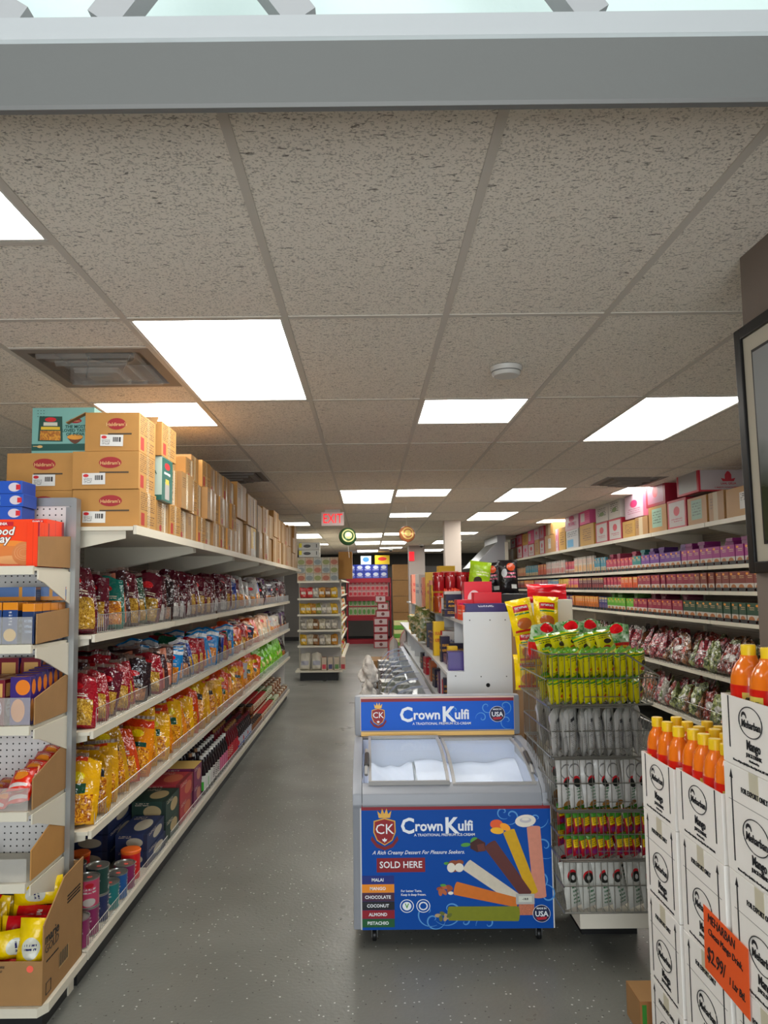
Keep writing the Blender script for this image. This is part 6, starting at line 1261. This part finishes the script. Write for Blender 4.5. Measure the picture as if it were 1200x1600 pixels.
for r_ in range(2): item('white_case', -1.03, 12.84, 2.146+.13*r_, .36, .3, .125, pm('white_case_print', (204, 202, 196), [('e', .4, .5, .18, .22, (50, 50, 54)), ('r', 0, .3, .14, .9, (222, 210, 50)), ('r', .84, .3, .88, .8, (50, 50, 50))], .5), f'{("lower","upper")[r_]} white carton with black oval on very top of the distant end bay', 'cardboard box')
item('cardboard_carton', -.40, 13.0, 1.76, .24, .4, .48, CARD, 'tall plain kraft carton right of the distant end bay', 'cardboard box')
fa = empty('gondola_shelving', (-.6, 13.3, 0), label='distant shelving run behind the cream end bay, seen edge-on', cat='shelving')
ob('back_panel', MB().box(-.56, -.54, 0, 6, .1, 1.75, PEG_Y), fa); ob('kick_plate', MB().box(-.5, .04, 0, 6, 0, .12, KICK), fa)
for z, x in ((.15, .08), (.55, .04), (.85, .04), (1.15, .04), (1.45, .04), (1.75, .1)): shelf_part(fa, -.54, x, 0, 6, z, lip='x1')
mk = list(FM)
for z in (.15, .55, .85, 1.15, 1.45):
    for i in range(12): ob('dry_goods_bag', FM[mk[(i*3+int(z*10)) % 7]][i % 2], None, (-.62, 13.4+.45*i, z), (0, 0, R(60)), f'{mk[(i*3+int(z*10)) % 7]} bag on the distant shelving run behind the cream end bay', 'bag of dry goods', f'{mk[(i*3+int(z*10)) % 7]} bags on the distant run')
# red rack
RK = mat('red_rack', (140, 20, 36), .45)
rk = empty('red_rack', (.02, 21.0, 0), label='dark red shelving rack against the back wall at the aisle end', cat='shelving')
for z in (.12, .78, 1.34, 1.86): ob('shelf', MB().box(-.62, .62, 0, .5, z-.06, z, RK).box(-.62, .62, -.01, 0, z-.12, z+.005, RK), rk)
for s in (-1, 1): ob('side_panel', MB().box(s*.62-.02, s*.62+.02, 0, .5, 0, 1.88, RK), rk)
RCN = pm('rack_tin', (196, 130, 130), [('e', .5, .5, .35, .3, (170, 30, 50)), ('r', 0, .9, 1, 1, (220, 200, 200))], .4); RG = pm('rack_green', (176, 180, 150), [('e', .5, .5, .35, .3, (90, 140, 70)), ('r', 0, .0, 1, .12, (170, 30, 50))], .4); BLP = pm('rack_blue', (40, 60, 150), [('e', .5, .6, .35, .25, (200, 206, 220)), ('t', .1, .1, .9, .35, (190, 190, 220), 2)], .4)
for z, m, nm in ((1.345, RCN, 'pink and red'), (.785, RG, 'green and white')):
    for r_ in range(3 if z > 1 else 2):
        hh = .16 if z > 1 else .26
        for i in range(9): item('tin_carton', -.50+.128*i, 21.05, z+hh*r_, .12, .2, hh-.01, m, f'{nm} carton on the dark red rack by the back wall', grp=f'{nm} cartons on the red rack')
for r_ in range(2):
    for i in range(5): item('blue_carton', -.46+.23*i, 21.0, 1.862+.2*r_, .22, .3, .195, BLP, 'blue carton on top of the dark red rack', grp='blue cartons on the red rack')
item('food_carton', -.05, 21.0, 2.262, .3, .3, .24, pm('white_blue_case', (190, 206, 220), [('e', .5, .6, .3, .3, (50, 110, 190))], .4), 'light blue and white carton above the blue cartons'); item('food_carton', .42, 21.0, 2.262, .42, .3, .26, pm('yellow_case', (222, 190, 40), [('e', .5, .6, .3, .2, (196, 50, 40))], .4), 'yellow carton above the blue cartons at the back')
for i in range(7): item('red_white_case', .33+(.06 if i in (4, 5) else 0), 19.5, .0+.2*i, .38 if i < 5 else .28, .3, .19, pm('red_white_case_print', (196, 180, 180), [('r', 0, .86, 1, 1, (150, 30, 44)), ('r', 0, 0, 1, .1, (150, 30, 44)), ('r', 0, 0, .06, 1, (150, 30, 44)), ('r', .94, 0, 1, 1, (150, 30, 44)), ('e', .5, .5, .12, .22, (110, 60, 60))], .5), f'red and white case in the column before the red rack, {nth(i+1)} from the floor', 'cardboard box', grp='red and white cases')
for i in range(5): item('cardboard_carton', .95, 20.6, .45*i+.0, .5, .5, .44, CARD2, f'brown carton stacked right of the dark red rack, {nth(i+1)} from the floor', 'cardboard box', grp='brown cartons by the back wall')
for i in range(4): item('rice_sack', .78, 17.5, .2*i, .34, .4, .19, pm('sack_print', (206, 196, 150), [('r', 0, 0, 1, .5, ((90, 140, 50)))], .5), f'green and white sack pile near the grey pillar, {nth(i+1)} from the floor', 'sack')
# range hood, exit signs, balloons, cameras
hd = empty('metal_hood', (2.15, 14.6, 1.98), label='grey sloping metal hood hanging far back right of the white pillar', cat='range hood')
HM = mat('hood_metal', (150, 152, 156), .35, metal=.5)
ob('sloped_body', MB().prism([(-.05, 0), (.62, 0), (.62, .50), (.45, .50)], 0, 1.6, 'y', HM), hd); ob('upper_duct', MB().box(.45, .62, 0, 1.6, .5, .64, HM), hd); ob('support_post', MB().box(.60, .66, -.03, .03, -1.98, .5, WHITE), hd)
EXM = mat('exit_red', (235, 14, 30), .5, emit=.75); EXW = mat('exit_face', (226, 206, 204), .4)
ex = empty('exit_sign', (-.452, 9.5, 2.41), label='hanging illuminated exit sign with red letters', cat='exit sign')
ob('panel', MB().box(-.147, .147, -.006, .006, 0, .178, EXW), ex); ob('mount', MB().box(-.10, .10, -.02, .02, .178, HC-2.41-.005, mat('mount_white', (200, 196, 190), .4)), ex)
ob('lettering', text('EXIT', .175, EXM, .0, 0, .72), ex, (0, -.0075, .088), FR)
def balloon(x, y, z, r_, m, m2, label, up):
    o = ob('foil_balloon', MB().lathe([(r_*sin(pi*t/14), -r_*cos(pi*t/14)*.55) for t in range(15)], m=m, n=32).mesh('b', smooth=True), None, (x, y, z), (R(80), 0, R(12)), label, 'balloon')
    ob('printed_face', MB().lathe([(r_*.72, r_*.40), (r_*.3, r_*.535), (0, r_*.555)], m=m2, n=32).mesh('f', smooth=True), o)
    ob('string', MB().tube([(x, y, z+r_) if up else (x, y, z-r_), (x+.01, y, HC) if up else (x+.04, y, z-r_-.28)], .0015, PAPER, 4), None) if False else None
    c = ob('string', MB().tube([(0, (1 if up else -1)*r_*.98, 0), (.01, (1 if up else -1)*(r_+(.262 if up else .16)), 0)], .0015, PAPER, 4), o)
    return o
balloon(-.25, 9.2, 2.245, .115, mat('green_foil', (60, 96, 60), .2, metal=.35, bump=.3, bscale=16), mat('foil_print_cream', (190, 190, 130), .3, metal=.3, var=.3, bscale=18), 'round green foil balloon below the exit sign', False)
balloon(.50, 9.2, 2.268, .105, mat('gold_foil', (190, 120, 80), .2, metal=.4, bump=.3, bscale=16), mat('foil_print_gold', (214, 170, 100), .3, metal=.3, var=.35, bscale=40), 'round orange-gold foil balloon hanging right of the green one', True)
for i, (x, y) in enumerate(((.62, 19.5), (1.3, 17.6))): o = ob('security_camera', MB().lathe([(.06, 0), (.06, -.03), (.045, -.035)], m=WP, n=16).mesh('s', smooth=True), None, (x, y, HC-.005), (0, 0, 0), f'small white dome camera on the distant ceiling, {("left","right")[i]} one', 'security camera'); ob('dome', MB().lathe([(.04*cos(t*pi/12), -.035-.04*sin(t*pi/12)) for t in range(7)], m=BLACK, n=16).mesh('d', smooth=True), o)
ex2 = ob('exit_sign', MB().box(-.06, .06, -.02, .02, 0, .22, EXM), None, (1.09, 18.075, 2.25), (0, 0, 0), 'tiny red lit sign in front of the grey pillar far back', 'exit sign')
